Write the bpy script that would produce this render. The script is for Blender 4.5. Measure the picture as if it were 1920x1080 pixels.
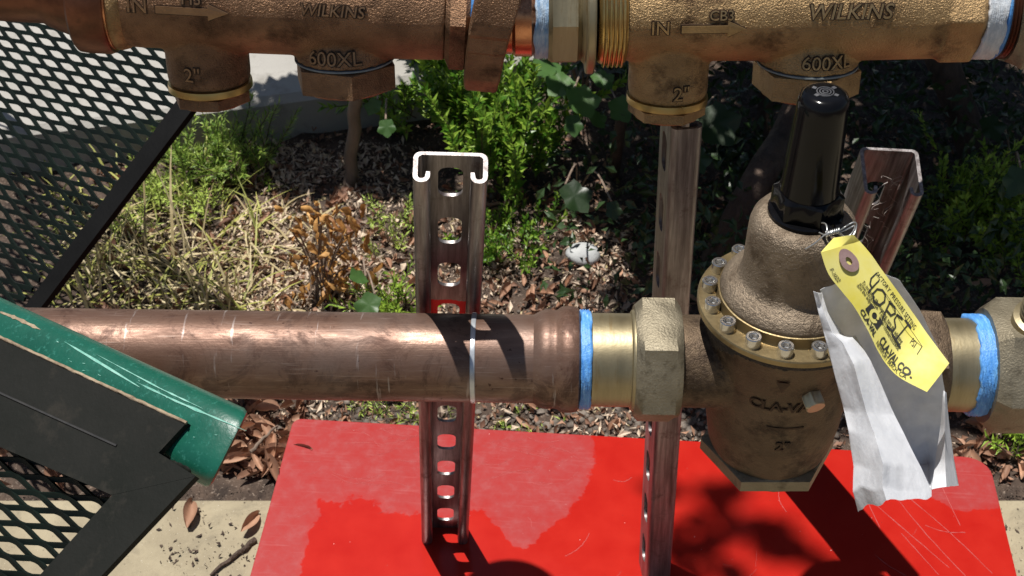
import bpy, bmesh, math, random
from math import sin, cos, pi, radians, sqrt, atan2
from mathutils import Vector, Matrix, noise as mnoise

V = Vector
for o in list(bpy.data.objects):
    bpy.data.objects.remove(o, do_unlink=True)
scene = bpy.context.scene
COL = scene.collection

# ------------------------------------------------------------------ camera, sky, sun, exposure
FPX, PITCH = 2650.0, radians(40)
CAM = V((0.0, -0.84, 0.982))
cam_d = bpy.data.cameras.new('camera')
cam = bpy.data.objects.new('camera', cam_d)
COL.objects.link(cam)
cam.location = CAM
cam.rotation_euler = (pi / 2 - PITCH, 0, 0)
cam_d.sensor_width = 36
cam_d.lens = FPX / 1920 * 36
cam_d.clip_start = 0.01
cam_d.clip_end = 200
cam_d.dof.use_dof = True
cam_d.dof.focus_distance = 0.87
cam_d.dof.aperture_fstop = 30
scene.camera = cam

SUN_TO = V((-0.165, 0.10, 1.0)).normalized()          # towards the sun
SUN_EL = math.asin(SUN_TO.z)
SUN_AZ = atan2(SUN_TO.x, SUN_TO.y)
world = bpy.data.worlds.new('World')
scene.world = world
world.use_nodes = True
wn = world.node_tree.nodes
wl = world.node_tree.links
bgn = wn['Background']
sky = wn.new('ShaderNodeTexSky')
sky.sky_type = 'NISHITA'
sky.sun_disc = False
sky.sun_elevation = SUN_EL
sky.sun_rotation = SUN_AZ
wl.new(sky.outputs[0], bgn.inputs[0])
bgn.inputs[1].default_value = 0.05
sun_d = bpy.data.lights.new('sun', 'SUN')
sun_d.energy = 5.0
sun_d.angle = radians(0.53)
sun_d.color = (1.0, 0.96, 0.90)
sun = bpy.data.objects.new('sun', sun_d)
COL.objects.link(sun)
sun.rotation_euler = (-SUN_TO).to_track_quat('-Z', 'Y').to_euler()
sun.location = (0, 0, 5)
vs = scene.view_settings
vs.view_transform = 'Standard'
vs.look = 'None'
vs.exposure = 0.25
vs.gamma = 1.0
vs.use_curve_mapping = False

# ------------------------------------------------------------------ camera geometry helpers
FW = V((0, cos(PITCH), -sin(PITCH)))
UP = V((0, sin(PITCH), cos(PITCH)))
RT = V((1, 0, 0))


def ray(u, v):
    return FW + RT * ((u - 960) / FPX) + UP * ((540 - v) / FPX)


def pZ(u, v, Z):
    return CAM + ray(u, v) * Z


def pY(u, v, y):
    d = ray(u, v)
    return CAM + d * ((y - CAM.y) / d.y)


def pG(u, v, z=0.0):
    d = ray(u, v)
    return CAM + d * ((z - CAM.z) / d.z)


def pP(u, v, p0, n):
    d = ray(u, v)
    return CAM + d * ((p0 - CAM).dot(n) / d.dot(n))


# ------------------------------------------------------------------ materials
def nodemat(name):
    m = bpy.data.materials.new(name)
    m.use_nodes = True
    nt = m.node_tree
    b = nt.nodes['Principled BSDF']
    return m, nt, b


def N(nt, t, **kw):
    n = nt.nodes.new(t)
    for k, v in kw.items():
        setattr(n, k, v)
    return n


def noise(nt, scale, detail=4, rough=0.6, vec=None, dist=0.0):
    n = N(nt, 'ShaderNodeTexNoise')
    n.inputs['Scale'].default_value = scale
    n.inputs['Detail'].default_value = detail
    n.inputs['Roughness'].default_value = rough
    n.inputs['Distortion'].default_value = dist
    if vec is None:
        tc = N(nt, 'ShaderNodeTexCoord')
        vec = tc.outputs['Object']
    nt.links.new(vec, n.inputs['Vector'])
    return n


def ramp(nt, fac, stops):
    r = N(nt, 'ShaderNodeValToRGB')
    e = r.color_ramp.elements
    while len(e) < len(stops):
        e.new(0.5)
    for el, (p, c) in zip(e, stops):
        el.position = p
        el.color = tuple(c) + (1.0,) if len(c) == 3 else c
    nt.links.new(fac, r.inputs[0])
    return r


def mixc(nt, fac, a, b, mode='MIX'):
    m = N(nt, 'ShaderNodeMix', data_type='RGBA', blend_type=mode)
    for sock, val in ((m.inputs[0], fac), (m.inputs[6], a), (m.inputs[7], b)):
        if hasattr(val, 'is_linked') or isinstance(val, bpy.types.NodeSocket):
            nt.links.new(val, sock)
        elif isinstance(val, (int, float)):
            sock.default_value = val
        else:
            sock.default_value = tuple(val) + (1.0,)
    return m.outputs[2]


def math_(nt, op, a, b=None, c=None):
    m = N(nt, 'ShaderNodeMath', operation=op)
    for s, val in zip(m.inputs, (a, b, c)):
        if val is None:
            continue
        if isinstance(val, bpy.types.NodeSocket):
            nt.links.new(val, s)
        else:
            s.default_value = val
    return m.outputs[0]


def bump(nt, b, h, strength=0.3, dist=0.001, prev=None):
    n = N(nt, 'ShaderNodeBump')
    n.inputs['Strength'].default_value = strength
    n.inputs['Distance'].default_value = dist
    nt.links.new(h, n.inputs['Height'])
    if prev is not None:
        nt.links.new(prev, n.inputs['Normal'])
    nt.links.new(n.outputs[0], b.inputs['Normal'])
    return n.outputs[0]


def simple(name, c0, c1, rough=0.5, metal=0.0, scale=60, bscale=600, bstr=0.2, bdist=0.0006,
           r1=None, spec=None, lo=0.35, hi=0.68, c2=None, scale2=None, stretch=None, fine=None, c2lo=0.56):
    """two-tone material: large noise mixes c0 and c1, fine noise makes relief"""
    m, nt, b = nodemat(name)
    tc = N(nt, 'ShaderNodeTexCoord')
    vec = tc.outputs['Object']
    if stretch:
        mp = N(nt, 'ShaderNodeMapping')
        mp.inputs['Scale'].default_value = stretch
        nt.links.new(vec, mp.inputs[0])
        svec = mp.outputs[0]
    else:
        svec = vec
    n1 = noise(nt, scale, 6, 0.65, svec)
    r = ramp(nt, n1.outputs[0], [(lo, c0), (hi, c1)])
    out = r.outputs[0]
    if c2 is not None:
        n2 = noise(nt, scale2 or scale * 4, 5, 0.7, svec)
        f = ramp(nt, n2.outputs[0], [(c2lo, (0, 0, 0)), (c2lo + .14, (1, 1, 1))])
        out = mixc(nt, f.outputs[0], out, c2)
    nt.links.new(out, b.inputs['Base Color'])
    b.inputs['Metallic'].default_value = metal
    if r1 is None:
        b.inputs['Roughness'].default_value = rough
    else:
        rr = N(nt, 'ShaderNodeMapRange')
        rr.inputs[3].default_value = rough
        rr.inputs[4].default_value = r1
        n3 = noise(nt, scale * 1.7, 5, 0.6, svec)
        nt.links.new(n3.outputs[0], rr.inputs[0])
        nt.links.new(rr.outputs[0], b.inputs['Roughness'])
    if spec is not None:
        b.inputs['Specular IOR Level'].default_value = spec
    prev = None
    if bstr:
        nb = noise(nt, bscale, 3, 0.6, vec)
        prev = bump(nt, b, nb.outputs[0], bstr, bdist)
    if fine:
        nb2 = noise(nt, fine, 2, 0.5, vec)
        bump(nt, b, nb2.outputs[0], bstr, bdist * 0.5, prev)
    return m


M = {}
M['bronze'] = simple('cast_bronze', (.185, .105, .062), (.34, .20, .115), .38, .82, 35, 780, 1.0, .0010, r1=.62,
                     c2=(.075, .042, .025), scale2=24, fine=1300, c2lo=.51)
M['bronze_gold'] = simple('cast_bronze_golden', (.30, .195, .095), (.50, .34, .17), .36, .82, 30, 780, 1.0, .0010, r1=.6,
                          c2=(.10, .058, .030), scale2=24, fine=1300, c2lo=.515)
M['bronze_dark'] = simple('cast_bronze_dark', (.10, .068, .042), (.165, .115, .072), .5, .6, 30, 420, .8, .0010, r1=.7,
                          c2=(.05, .032, .02), scale2=34, fine=1300, c2lo=.5)
M['bonnet'] = simple('bonnet_bronze', (.18, .138, .097), (.275, .218, .158), .45, .65, 40, 480, 1.0, .0011, r1=.65,
                     c2=(.10, .07, .045), scale2=34, fine=1300, c2lo=.52)
M['nut'] = simple('cast_grey_brass', (.20, .172, .12), (.285, .25, .18), .45, .7, 40, 700, .8, .0006, r1=.62, c2=(.12, .10, .068), scale2=50, c2lo=.53)
M['bronze_letter'] = simple('raised_bronze', (.26, .155, .09), (.38, .235, .135), .38, .8, 60, 780, .6, .0005)
M['bronze_gold_letter'] = simple('raised_golden_bronze', (.36, .245, .12), (.50, .345, .175), .38, .8, 60, 780, .6, .0005)
M['patina_shadow'] = simple('patina_shadow', (.035, .022, .014), (.08, .045, .025), .6, .5, 90, 800, .5, .0004)  # real patina, also the shadow edge painted round raised letters
M['brass'] = simple('machined_brass', (.27, .225, .135), (.38, .32, .20), .34, .85, 30, 300, .25, .0004, r1=.55,
                    c2=(.27, .2, .1), scale2=70, stretch=(3, .4, .4))
M['gold'] = simple('bright_brass', (.55, .38, .14), (.68, .48, .2), .2, .95, 40, 300, .15, .0003, r1=.4)
M['copper'] = simple('copper_bright', (.48, .2, .1), (.62, .3, .16), .16, .95, 50, 300, .2, .0003, r1=.36, c2=(.26, .11, .06), scale2=60)
M['copper_dark'] = simple('copper_oxidised', (.13, .055, .035), (.24, .10, .06), .28, .85, 40, 300, .3, .0004, r1=.5,
                          c2=(.07, .035, .025), scale2=50)


def pipe_material():
    m, nt, b = nodemat('copper_pipe_tarnished')
    tc = N(nt, 'ShaderNodeTexCoord')
    ob = tc.outputs['Object']

    def stretched(sc):
        mp = N(nt, 'ShaderNodeMapping')
        mp.inputs['Scale'].default_value = sc
        nt.links.new(ob, mp.inputs[0])
        return mp.outputs[0]
    lng = stretched((.22, 1, 1))
    n1 = noise(nt, 60, 8, .72, lng)
    r1 = ramp(nt, n1.outputs[0], [(.28, (.085, .042, .027)), (.5, (.158, .088, .061)), (.72, (.245, .155, .112))])
    c = r1.outputs[0]
    # brown blotches
    n2 = noise(nt, 30, 7, .78, ob, .8)
    f2 = ramp(nt, n2.outputs[0], [(.50, (0, 0, 0)), (.60, (1, 1, 1))])
    c = mixc(nt, math_(nt, 'MULTIPLY', f2.outputs[0], .75), c, (.062, .028, .018))
    # greyish bloom
    n5 = noise(nt, 17, 5, .6, ob)
    f5 = ramp(nt, n5.outputs[0], [(.5, (0, 0, 0)), (.72, (1, 1, 1))])
    c = mixc(nt, math_(nt, 'MULTIPLY', f5.outputs[0], .45), c, (.20, .150, .125))
    # dark spots
    n3 = noise(nt, 210, 3, .5, ob)
    f3 = ramp(nt, n3.outputs[0], [(.70, (0, 0, 0)), (.74, (1, 1, 1))])
    c = mixc(nt, f3.outputs[0], c, (.06, .026, .018))
    # pale drips running round the pipe
    n4 = noise(nt, 75, 4, .6, stretched((2.6, .25, .25)))
    f4 = ramp(nt, n4.outputs[0], [(.655, (0, 0, 0)), (.72, (1, 1, 1))])
    c = mixc(nt, math_(nt, 'MULTIPLY', f4.outputs[0], .6), c, (.40, .35, .33))
    # fine scratches along the pipe
    n6 = noise(nt, 900, 3, .6, stretched((.035, 1, 1)))
    f6 = ramp(nt, n6.outputs[0], [(.62, (0, 0, 0)), (.72, (1, 1, 1))])
    c = mixc(nt, math_(nt, 'MULTIPLY', f6.outputs[0], .35), c, (.42, .33, .28))
    nt.links.new(c, b.inputs['Base Color'])
    b.inputs['Metallic'].default_value = .5
    rr = N(nt, 'ShaderNodeMapRange')
    rr.inputs[1].default_value = .3
    rr.inputs[2].default_value = .7
    rr.inputs[3].default_value = .62
    rr.inputs[4].default_value = .26
    nt.links.new(n1.outputs[0], rr.inputs[0])
    rgh = math_(nt, 'ADD', rr.outputs[0], math_(nt, 'MULTIPLY', f2.outputs[0], .12))
    nt.links.new(rgh, b.inputs['Roughness'])
    p = bump(nt, b, n6.outputs[0], .25, .0003)
    nb = noise(nt, 380, 5, .65, ob)
    p = bump(nt, b, nb.outputs[0], .30, .0005, p)
    nd = noise(nt, 26, 2, .5, ob)
    bump(nt, b, nd.outputs[0], .25, .0016, p)
    return m


M['pipe'] = pipe_material()


def strut_material(name, red_lo=None, red_hi=None):
    m, nt, b = nodemat(name)
    tc = N(nt, 'ShaderNodeTexCoord')
    mp = N(nt, 'ShaderNodeMapping')
    mp.inputs['Scale'].default_value = (1, 1, .07)
    nt.links.new(tc.outputs['Object'], mp.inputs[0])
    n1 = noise(nt, 230, 5, .65, mp.outputs[0])
    r1 = ramp(nt, n1.outputs[0], [(.3, (.12, .10, .096)), (.52, (.27, .245, .24)), (.72, (.46, .435, .43))])
    n2 = noise(nt, 60, 6, .75)
    f2 = ramp(nt, n2.outputs[0], [(.56, (0, 0, 0)), (.68, (1, 1, 1))])
    c = mixc(nt, math_(nt, 'MULTIPLY', f2.outputs[0], .7), r1.outputs[0], (.13, .085, .075))
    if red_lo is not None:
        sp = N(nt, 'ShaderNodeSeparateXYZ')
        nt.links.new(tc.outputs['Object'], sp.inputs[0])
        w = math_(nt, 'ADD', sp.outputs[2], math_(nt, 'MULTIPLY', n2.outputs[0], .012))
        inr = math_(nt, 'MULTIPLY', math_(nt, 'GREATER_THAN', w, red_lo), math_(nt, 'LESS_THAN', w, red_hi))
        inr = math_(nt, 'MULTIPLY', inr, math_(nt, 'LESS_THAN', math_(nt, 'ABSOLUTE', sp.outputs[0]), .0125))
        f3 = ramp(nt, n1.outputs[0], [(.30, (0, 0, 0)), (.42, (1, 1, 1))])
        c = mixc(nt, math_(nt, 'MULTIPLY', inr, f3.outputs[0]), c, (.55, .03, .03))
    nt.links.new(c, b.inputs['Base Color'])
    b.inputs['Metallic'].default_value = .78
    rr = N(nt, 'ShaderNodeMapRange')
    rr.inputs[3].default_value = .26
    rr.inputs[4].default_value = .6
    nt.links.new(n2.outputs[0], rr.inputs[0])
    nt.links.new(rr.outputs[0], b.inputs['Roughness'])
    p = bump(nt, b, n1.outputs[0], .3, .0004)
    nb = noise(nt, 900, 2, .5)
    bump(nt, b, nb.outputs[0], .2, .0003, p)
    return m


M['strut'] = strut_material('galvanised_channel')
M['steel'] = simple('stainless_steel', (.55, .54, .52), (.7, .69, .67), .18, .95, 60, 500, .15, .0002, r1=.35)
M['black_plastic'] = simple('black_plastic', (.003, .003, .0035), (.006, .006, .007), .10, 0, 60, 900, .08, .0002, r1=.20, spec=.22)
M['cap_mark'] = simple('cap_relief', (.05, .05, .055), (.12, .12, .125), .4, 0, 80, 900, .2, .0002)
M['blue'] = simple('blue_thread_tape', (.05, .22, .62), (.16, .42, .80), .38, 0, 240, 700, .6, .0008, stretch=(2.5, .4, .4), c2=(.36, .58, .85), scale2=120, c2lo=.6)
M['blue_pale'] = simple('pale_blue_tape', (.2, .38, .62), (.62, .72, .82), .35, 0, 200, 700, .6, .0008, stretch=(2.5, .6, .6))
M['white_tape'] = simple('white_thread_tape', (.6, .66, .72), (.82, .84, .86), .5, 0, 200, 600, .5, .0008, stretch=(2.5, .6, .6))
M['strap'] = simple('zinc_strap', (.45, .48, .52), (.66, .68, .70), .35, .6, 80, 500, .3, .0003)
M['wire'] = simple('galvanised_wire', (.42, .43, .42), (.6, .6, .58), .35, .8, 120, 600, .2, .0002)
M['washer'] = simple('fibre_washer', (.24, .15, .14), (.33, .22, .21), .8, 0, 120, 900, .3, .0003)
M['ink'] = simple('black_ink', (.02, .02, .018), (.045, .042, .035), .6, 0, 200, 300, 0)
M['tag_print'] = M['ink']
M['black_gap'] = simple('gap_black', (.012, .012, .012), (.03, .028, .026), .6, 0, 100, 600, .3, .0003)  # near-black for the fitting's gap and the plate groove
M['gasket_grey'] = simple('grey_gasket', (.16, .19, .2), (.26, .29, .3), .6, 0, 100, 600, .3, .0003)


def paper_material(name, c0, c1, trans=.25, bscale=120, bdist=.0007):
    m, nt, b = nodemat(name)
    n1 = noise(nt, 45, 5, .6)
    r1 = ramp(nt, n1.outputs[0], [(.3, c0), (.65, c1)])
    nt.links.new(r1.outputs[0], b.inputs['Base Color'])
    b.inputs['Roughness'].default_value = .75
    nb = noise(nt, bscale, 5, .6)
    bump(nt, b, nb.outputs[0], .35, bdist)
    tr = N(nt, 'ShaderNodeBsdfTranslucent')
    nt.links.new(r1.outputs[0], tr.inputs[0])
    mx = N(nt, 'ShaderNodeMixShader')
    mx.inputs[0].default_value = trans
    nt.links.new(b.outputs[0], mx.inputs[1])
    nt.links.new(tr.outputs[0], mx.inputs[2])
    nt.links.new(mx.outputs[0], nt.nodes['Material Output'].inputs[0])
    return m


M['tag'] = paper_material('yellow_tag_card', (.76, .66, .09), (.80, .74, .27), .12, 90, .0003)
M['paper'] = paper_material('white_waxed_paper', (.64, .655, .69), (.80, .81, .84), .14, 150, .0014)


def leaf_material(name, c0, c1, trans=.3, rough=.5, per_obj=True, scale=30):
    m, nt, b = nodemat(name)
    n1 = noise(nt, scale, 4, .6)
    oi = N(nt, 'ShaderNodeObjectInfo')
    geo = N(nt, 'ShaderNodeNewGeometry')
    f = math_(nt, 'ADD', math_(nt, 'MULTIPLY', n1.outputs[0], .55),
              math_(nt, 'MULTIPLY', geo.outputs['Random Per Island'], .5))
    if per_obj:
        f = math_(nt, 'ADD', f, math_(nt, 'MULTIPLY', math_(nt, 'SUBTRACT', oi.outputs['Random'], .5), .5))
    r1 = ramp(nt, f, [(.2, c0), (.85, c1)])
    nt.links.new(r1.outputs[0], b.inputs['Base Color'])
    b.inputs['Roughness'].default_value = rough
    nb = noise(nt, 300, 3, .6)
    bump(nt, b, nb.outputs[0], .3, .0005)
    tr = N(nt, 'ShaderNodeBsdfTranslucent')
    nt.links.new(r1.outputs[0], tr.inputs[0])
    mx = N(nt, 'ShaderNodeMixShader')
    mx.inputs[0].default_value = trans
    nt.links.new(b.outputs[0], mx.inputs[1])
    nt.links.new(tr.outputs[0], mx.inputs[2])
    nt.links.new(mx.outputs[0], nt.nodes['Material Output'].inputs[0])
    return m


M['needle'] = leaf_material('bright_needle_leaf', (.07, .18, .012), (.48, .66, .09), .28, .38)
M['weed'] = leaf_material('feathery_weed_leaf', (.10, .21, .02), (.55, .68, .15), .25, .45)
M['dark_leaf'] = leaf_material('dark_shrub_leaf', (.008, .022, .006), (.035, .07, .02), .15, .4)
M['broad'] = leaf_material('broad_green_leaf', (.035, .09, .02), (.11, .22, .06), .35, .4)
M['dry_grass'] = leaf_material('dry_grass_blade', (.38, .30, .15), (.85, .73, .46), .2, .6)
M['olive_grass'] = leaf_material('olive_grass_blade', (.13, .16, .02), (.52, .50, .13), .2, .6)
M['litter'] = leaf_material('dead_brown_leaf', (.13, .058, .036), (.52, .30, .19), .15, .65)
M['curl'] = leaf_material('curled_orange_leaf', (.30, .12, .025), (.74, .42, .14), .25, .6)
M['bark'] = simple('brown_bark', (.045, .028, .02), (.11, .075, .055), .85, 0, 60, 250, .8, .003, stretch=(1, 1, .25))
M['stick'] = simple('pale_stick', (.16, .115, .085), (.30, .22, .165), .8, 0, 60, 250, .6, .0015, stretch=(1, 1, .25))
M['soil'] = simple('dark_soil', (.028, .018, .013), (.10, .067, .048), .95, 0, 45, 160, 1.0, .004, c2=(.27, .21, .165), scale2=240)
M['stone'] = simple('pebble', (.07, .056, .045), (.24, .20, .165), .8, 0, 50, 300, .5, .001)
M['stone_white'] = simple('white_stone', (.36, .37, .37), (.50, .51, .51), .7, 0, 40, 300, .5, .001)
M['concrete'] = simple('beige_concrete', (.25, .205, .135), (.36, .305, .205), .9, 0, 9, 350, .6, .0012, c2=(.17, .145, .105), scale2=26, fine=900)
def concrete_material():
    m, nt, b = nodemat('beige_concrete_stained')
    n1 = noise(nt, 11, 7, .7)
    r1 = ramp(nt, n1.outputs[0], [(.3, (.235, .195, .13)), (.6, (.34, .29, .195)), (.78, (.39, .335, .235))])
    n2 = noise(nt, 34, 7, .75, None, .7)
    f2 = ramp(nt, n2.outputs[0], [(.50, (0, 0, 0)), (.70, (1, 1, 1))])
    c = mixc(nt, math_(nt, 'MULTIPLY', f2.outputs[0], .6), r1.outputs[0], (.16, .135, .095))
    n3 = noise(nt, 260, 3, .6)
    f3 = ramp(nt, n3.outputs[0], [(.66, (0, 0, 0)), (.72, (1, 1, 1))])
    c = mixc(nt, math_(nt, 'MULTIPLY', f3.outputs[0], .7), c, (.10, .08, .055))
    n4 = noise(nt, 600, 2, .5)
    f4 = ramp(nt, n4.outputs[0], [(.70, (0, 0, 0)), (.74, (1, 1, 1))])
    c = mixc(nt, f4.outputs[0], c, (.52, .48, .40))
    nt.links.new(c, b.inputs['Base Color'])
    b.inputs['Roughness'].default_value = .92
    p = bump(nt, b, n3.outputs[0], .5, .001)
    bump(nt, b, n4.outputs[0], .5, .0006, p)
    return m


M['concrete'] = concrete_material()
M['paving'] = simple('pale_concrete', (.31, .295, .27), (.385, .37, .34), .9, 0, 6, 350, .5, .0012, c2=(.26, .245, .22), scale2=20, fine=900)
M['green_rail'] = simple('green_thermoplastic', (.004, .066, .042), (.009, .105, .068), .26, 0, 18, 350, .4, .0005, r1=.42,
                         c2=(.03, .16, .12), scale2=300)
M['dark_plate'] = simple('dark_charcoal', (.008, .009, .007), (.014, .014, .012), .6, 0, 14, 350, .4, .0005, r1=.75,
                        c2=(.022, .020, .016), scale2=40, spec=.15)  # near-black tone of the bench plates; mesh and frame follow below
M['mesh_dark'] = simple('mesh_dark_green', (.0015, .0035, .003), (.004, .011, .008), .55, 0, 30, 400, .2, .0003, spec=.25)
M['frame_black'] = simple('black_frame', (.002, .002, .002), (.005, .005, .005), .6, 0, 20, 350, .4, .0005, spec=.1)
M['worn'] = simple('worn_brown_edge', (.16, .11, .07), (.38, .30, .20), .85, 0, 120, 500, .7, .0008)
M['fibre'] = simple('lint_fibre', (.35, .3, .28), (.6, .55, .5), .7, 0, 100, 100, 0)
M['plug_brass'] = simple('pale_brass', (.50, .42, .26), (.66, .57, .38), .3, .45, 60, 400, .3, .0003)
M['grime'] = simple('black_grime', (.012, .009, .007), (.05, .035, .025), .75, 0, 150, 400, 1.0, .002)


# ------------------------------------------------------------------ mesh builder
ORI = {}


class MB:
    def __init__(s):
        s.v = []
        s.f = []

    def add(s, vs, fs):
        o = len(s.v)
        s.v += [V(p) for p in vs]
        s.f += [tuple(i + o for i in f) for f in fs]
        return s

    def lathe(s, org, axis, prof, seg=48, up=None, closed=False):
        """prof: list of (radius, distance along axis)"""
        ax = V(axis).normalized()
        a = V(up) if up else (V((0, 0, 1)) if abs(ax.z) < .9 else V((0, -1, 0)))
        e1 = (a - ax * a.dot(ax)).normalized()
        e2 = ax.cross(e1)
        org = V(org)
        vs, fs, rings = [], [], []
        for r, h in prof:
            if r < 1e-7:
                rings.append([len(vs)])
                vs.append(org + ax * h)
            else:
                rings.append(list(range(len(vs), len(vs) + seg)))
                for k in range(seg):
                    t = 2 * pi * k / seg
                    vs.append(org + ax * h + (e1 * cos(t) + e2 * sin(t)) * r)
        prs = list(zip(rings[:-1], rings[1:]))
        if closed:
            prs.append((rings[-1], rings[0]))
        for A, B in prs:
            for k in range(seg):
                k2 = (k + 1) % seg
                if len(A) == 1 and len(B) == 1:
                    continue
                if len(A) == 1:
                    fs.append((A[0], B[k], B[k2]))
                elif len(B) == 1:
                    fs.append((A[k2], A[k], B[0]))
                else:
                    fs.append((A[k], B[k], B[k2], A[k2]))
        return s.add(vs, fs)

    def cyl(s, org, axis, r, h0, h1, seg=48, bev=0.0008, up=None):
        return s.lathe(org, axis, [(0, h0), (r - bev, h0), (r, h0 + bev), (r, h1 - bev), (r - bev, h1), (0, h1)], seg, up)

    def hexa(s, org, axis, r, h0, h1, rot=0.0, cham=0.0025, up=None, n=6):
        ax = V(axis).normalized()
        a = V(up) if up else (V((0, 0, 1)) if abs(ax.z) < .9 else V((0, -1, 0)))
        e1 = (a - ax * a.dot(ax)).normalized()
        e2 = ax.cross(e1)
        org = V(org)
        vs, fs = [], []
        sub = 4
        def ringpts(h, k, lim=None):
            out = []
            for i in range(n):
                t0 = rot + 2 * pi * i / n
                t1 = rot + 2 * pi * (i + 1) / n
                p0 = V((cos(t0), sin(t0)))
                p1 = V((cos(t1), sin(t1)))
                for j in range(sub):
                    q = p0.lerp(p1, j / sub) * r * k
                    if lim and q.length > lim:
                        q = q.normalized() * lim
                    out.append(org + ax * h + e1 * q.x + e2 * q.y)
            return out
        apo = r * cos(pi / n)
        rows = [(h0, 1.0, apo * .97), (h0 + cham, 1.0, None), (h1 - cham, 1.0, None), (h1, 1.0, apo * .97)]
        m = n * sub
        for h, k, lim in rows:
            vs += ringpts(h, k, lim)
        for q in range(3):
            for k in range(m):
                k2 = (k + 1) % m
                fs.append((q * m + k, (q + 1) * m + k, (q + 1) * m + k2, q * m + k2))
        c0 = len(vs)
        vs += [org + ax * h0, org + ax * h1]
        for k in range(m):
            k2 = (k + 1) % m
            fs.append((c0, k, k2))
            fs.append((c0 + 1, 3 * m + k2, 3 * m + k))
        return s.add(vs, fs)

    def box(s, c, sx, sy, sz, mat=None):
        c = V(c)
        vs = []
        for x in (-1, 1):
            for y in (-1, 1):
                for z in (-1, 1):
                    p = V((x * sx / 2, y * sy / 2, z * sz / 2))
                    if mat:
                        p = mat @ p
                    vs.append(c + p)
        fs = [(0, 1, 3, 2), (4, 6, 7, 5), (0, 4, 5, 1), (2, 3, 7, 6), (0, 2, 6, 4), (1, 5, 7, 3)]
        return s.add(vs, fs)

    def plate(s, pts, n, th):
        """polygon pts extruded along n by th (downwards)"""
        n = V(n).normalized()
        k = len(pts)
        vs = [V(p) for p in pts] + [V(p) - n * th for p in pts]
        fs = [tuple(range(k)), tuple(range(2 * k - 1, k - 1, -1))]
        for i in range(k):
            j = (i + 1) % k
            fs.append((i, i + k, j + k, j))
        return s.add(vs, fs)

    def tube(s, path, r, seg=8, cap=True):
        path = [V(p) for p in path]
        rs = r if isinstance(r, (list, tuple)) else [r] * len(path)
        vs, fs = [], []
        prev = None
        for i, p in enumerate(path):
            t = (path[min(i + 1, len(path) - 1)] - path[max(i - 1, 0)])
            t = t.normalized() if t.length > 1e-9 else V((0, 0, 1))
            if prev is None:
                a = V((0, 0, 1)) if abs(t.z) < .9 else V((1, 0, 0))
            else:
                a = prev
            e1 = (a - t * a.dot(t))
            e1 = e1.normalized() if e1.length > 1e-6 else t.orthogonal().normalized()
            prev = e1
            e2 = t.cross(e1)
            for k in range(seg):
                q = 2 * pi * k / seg
                vs.append(p + (e1 * cos(q) + e2 * sin(q)) * rs[i])
        for i in range(len(path) - 1):
            for k in range(seg):
                k2 = (k + 1) % seg
                fs.append((i * seg + k, i * seg + k2, (i + 1) * seg + k2, (i + 1) * seg + k))
        if cap:
            fs.append(tuple(range(seg - 1, -1, -1)))
            L = (len(path) - 1) * seg
            fs.append(tuple(range(L, L + seg)))
        return s.add(vs, fs)

    def build(s, name, mat, parent=None, smooth=35, fix=False):
        o0 = ORI.get(parent.name, V()) if parent else V()
        me = bpy.data.meshes.new(name)
        me.from_pydata([p - o0 for p in s.v], [], s.f)
        if fix:
            bm = bmesh.new()
            bm.from_mesh(me)
            bmesh.ops.recalc_face_normals(bm, faces=bm.faces)
            bm.to_mesh(me)
            bm.free()
        me.update()
        if smooth:
            me.shade_smooth()
            me.set_sharp_from_angle(angle=radians(smooth))
        o = bpy.data.objects.new(name, me)
        COL.objects.link(o)
        me.materials.append(M[mat] if isinstance(mat, str) else mat)
        if parent:
            o.parent = parent
            ORI[o.name] = o0
        return o


def thing(name, loc, label, cat, group=None):
    o = bpy.data.objects.new(name, None)
    o.empty_display_size = .02
    COL.objects.link(o)
    o.location = loc
    ORI[o.name] = V(loc)
    tag(o, label, cat, group)
    return o


def tag(o, label, cat, group=None):
    o['label'] = label
    o['category'] = cat
    if group:
        o['group'] = group
    return o


def kind(o, k):
    o['kind'] = k
    return o


def origin_to(o, loc):
    """move a top-level mesh object's origin to loc"""
    loc = V(loc)
    o.data.transform(Matrix.Translation(-loc))
    o.location = loc
    return o


def cast(o, voxel=.0012, it=6, fac=.5):
    r = o.modifiers.new('remesh', 'REMESH')
    r.mode = 'VOXEL'
    r.voxel_size = voxel
    r.use_smooth_shade = True
    sm = o.modifiers.new('smooth', 'SMOOTH')
    sm.iterations = it
    sm.factor = fac
    return o


def text_mesh(body, size, extrude, offset=0.0, shear=0.0, align='CENTER', spacing=1.0):
    c = bpy.data.curves.new('txt', 'FONT')
    c.body = body
    c.size = size
    c.extrude = extrude
    c.offset = offset
    c.shear = shear
    c.align_x = align
    c.align_y = 'CENTER'
    c.space_character = spacing
    c.resolution_u = 3
    o = bpy.data.objects.new('txt', c)
    COL.objects.link(o)
    bpy.context.view_layer.update()
    dg = bpy.context.evaluated_depsgraph_get()
    me = bpy.data.meshes.new_from_object(o.evaluated_get(dg))
    vs = [v.co.copy() for v in me.vertices]
    fs = [tuple(p.vertices) for p in me.polygons]
    bpy.data.objects.remove(o, do_unlink=True)
    bpy.data.curves.remove(c)
    bpy.data.meshes.remove(me)
    return vs, fs


def text_on(body, size, fn, mat, parent, ext=.0006, offset=0.0, shear=0.0, align='CENTER', spacing=1.0, name='lettering'):
    vs, fs = text_mesh(body, size, ext, offset, shear, align, spacing)
    mb = MB()
    mb.add([fn(p.x, p.y, p.z) for p in vs], fs)
    return mb.build(name, mat, parent, smooth=0)


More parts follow.
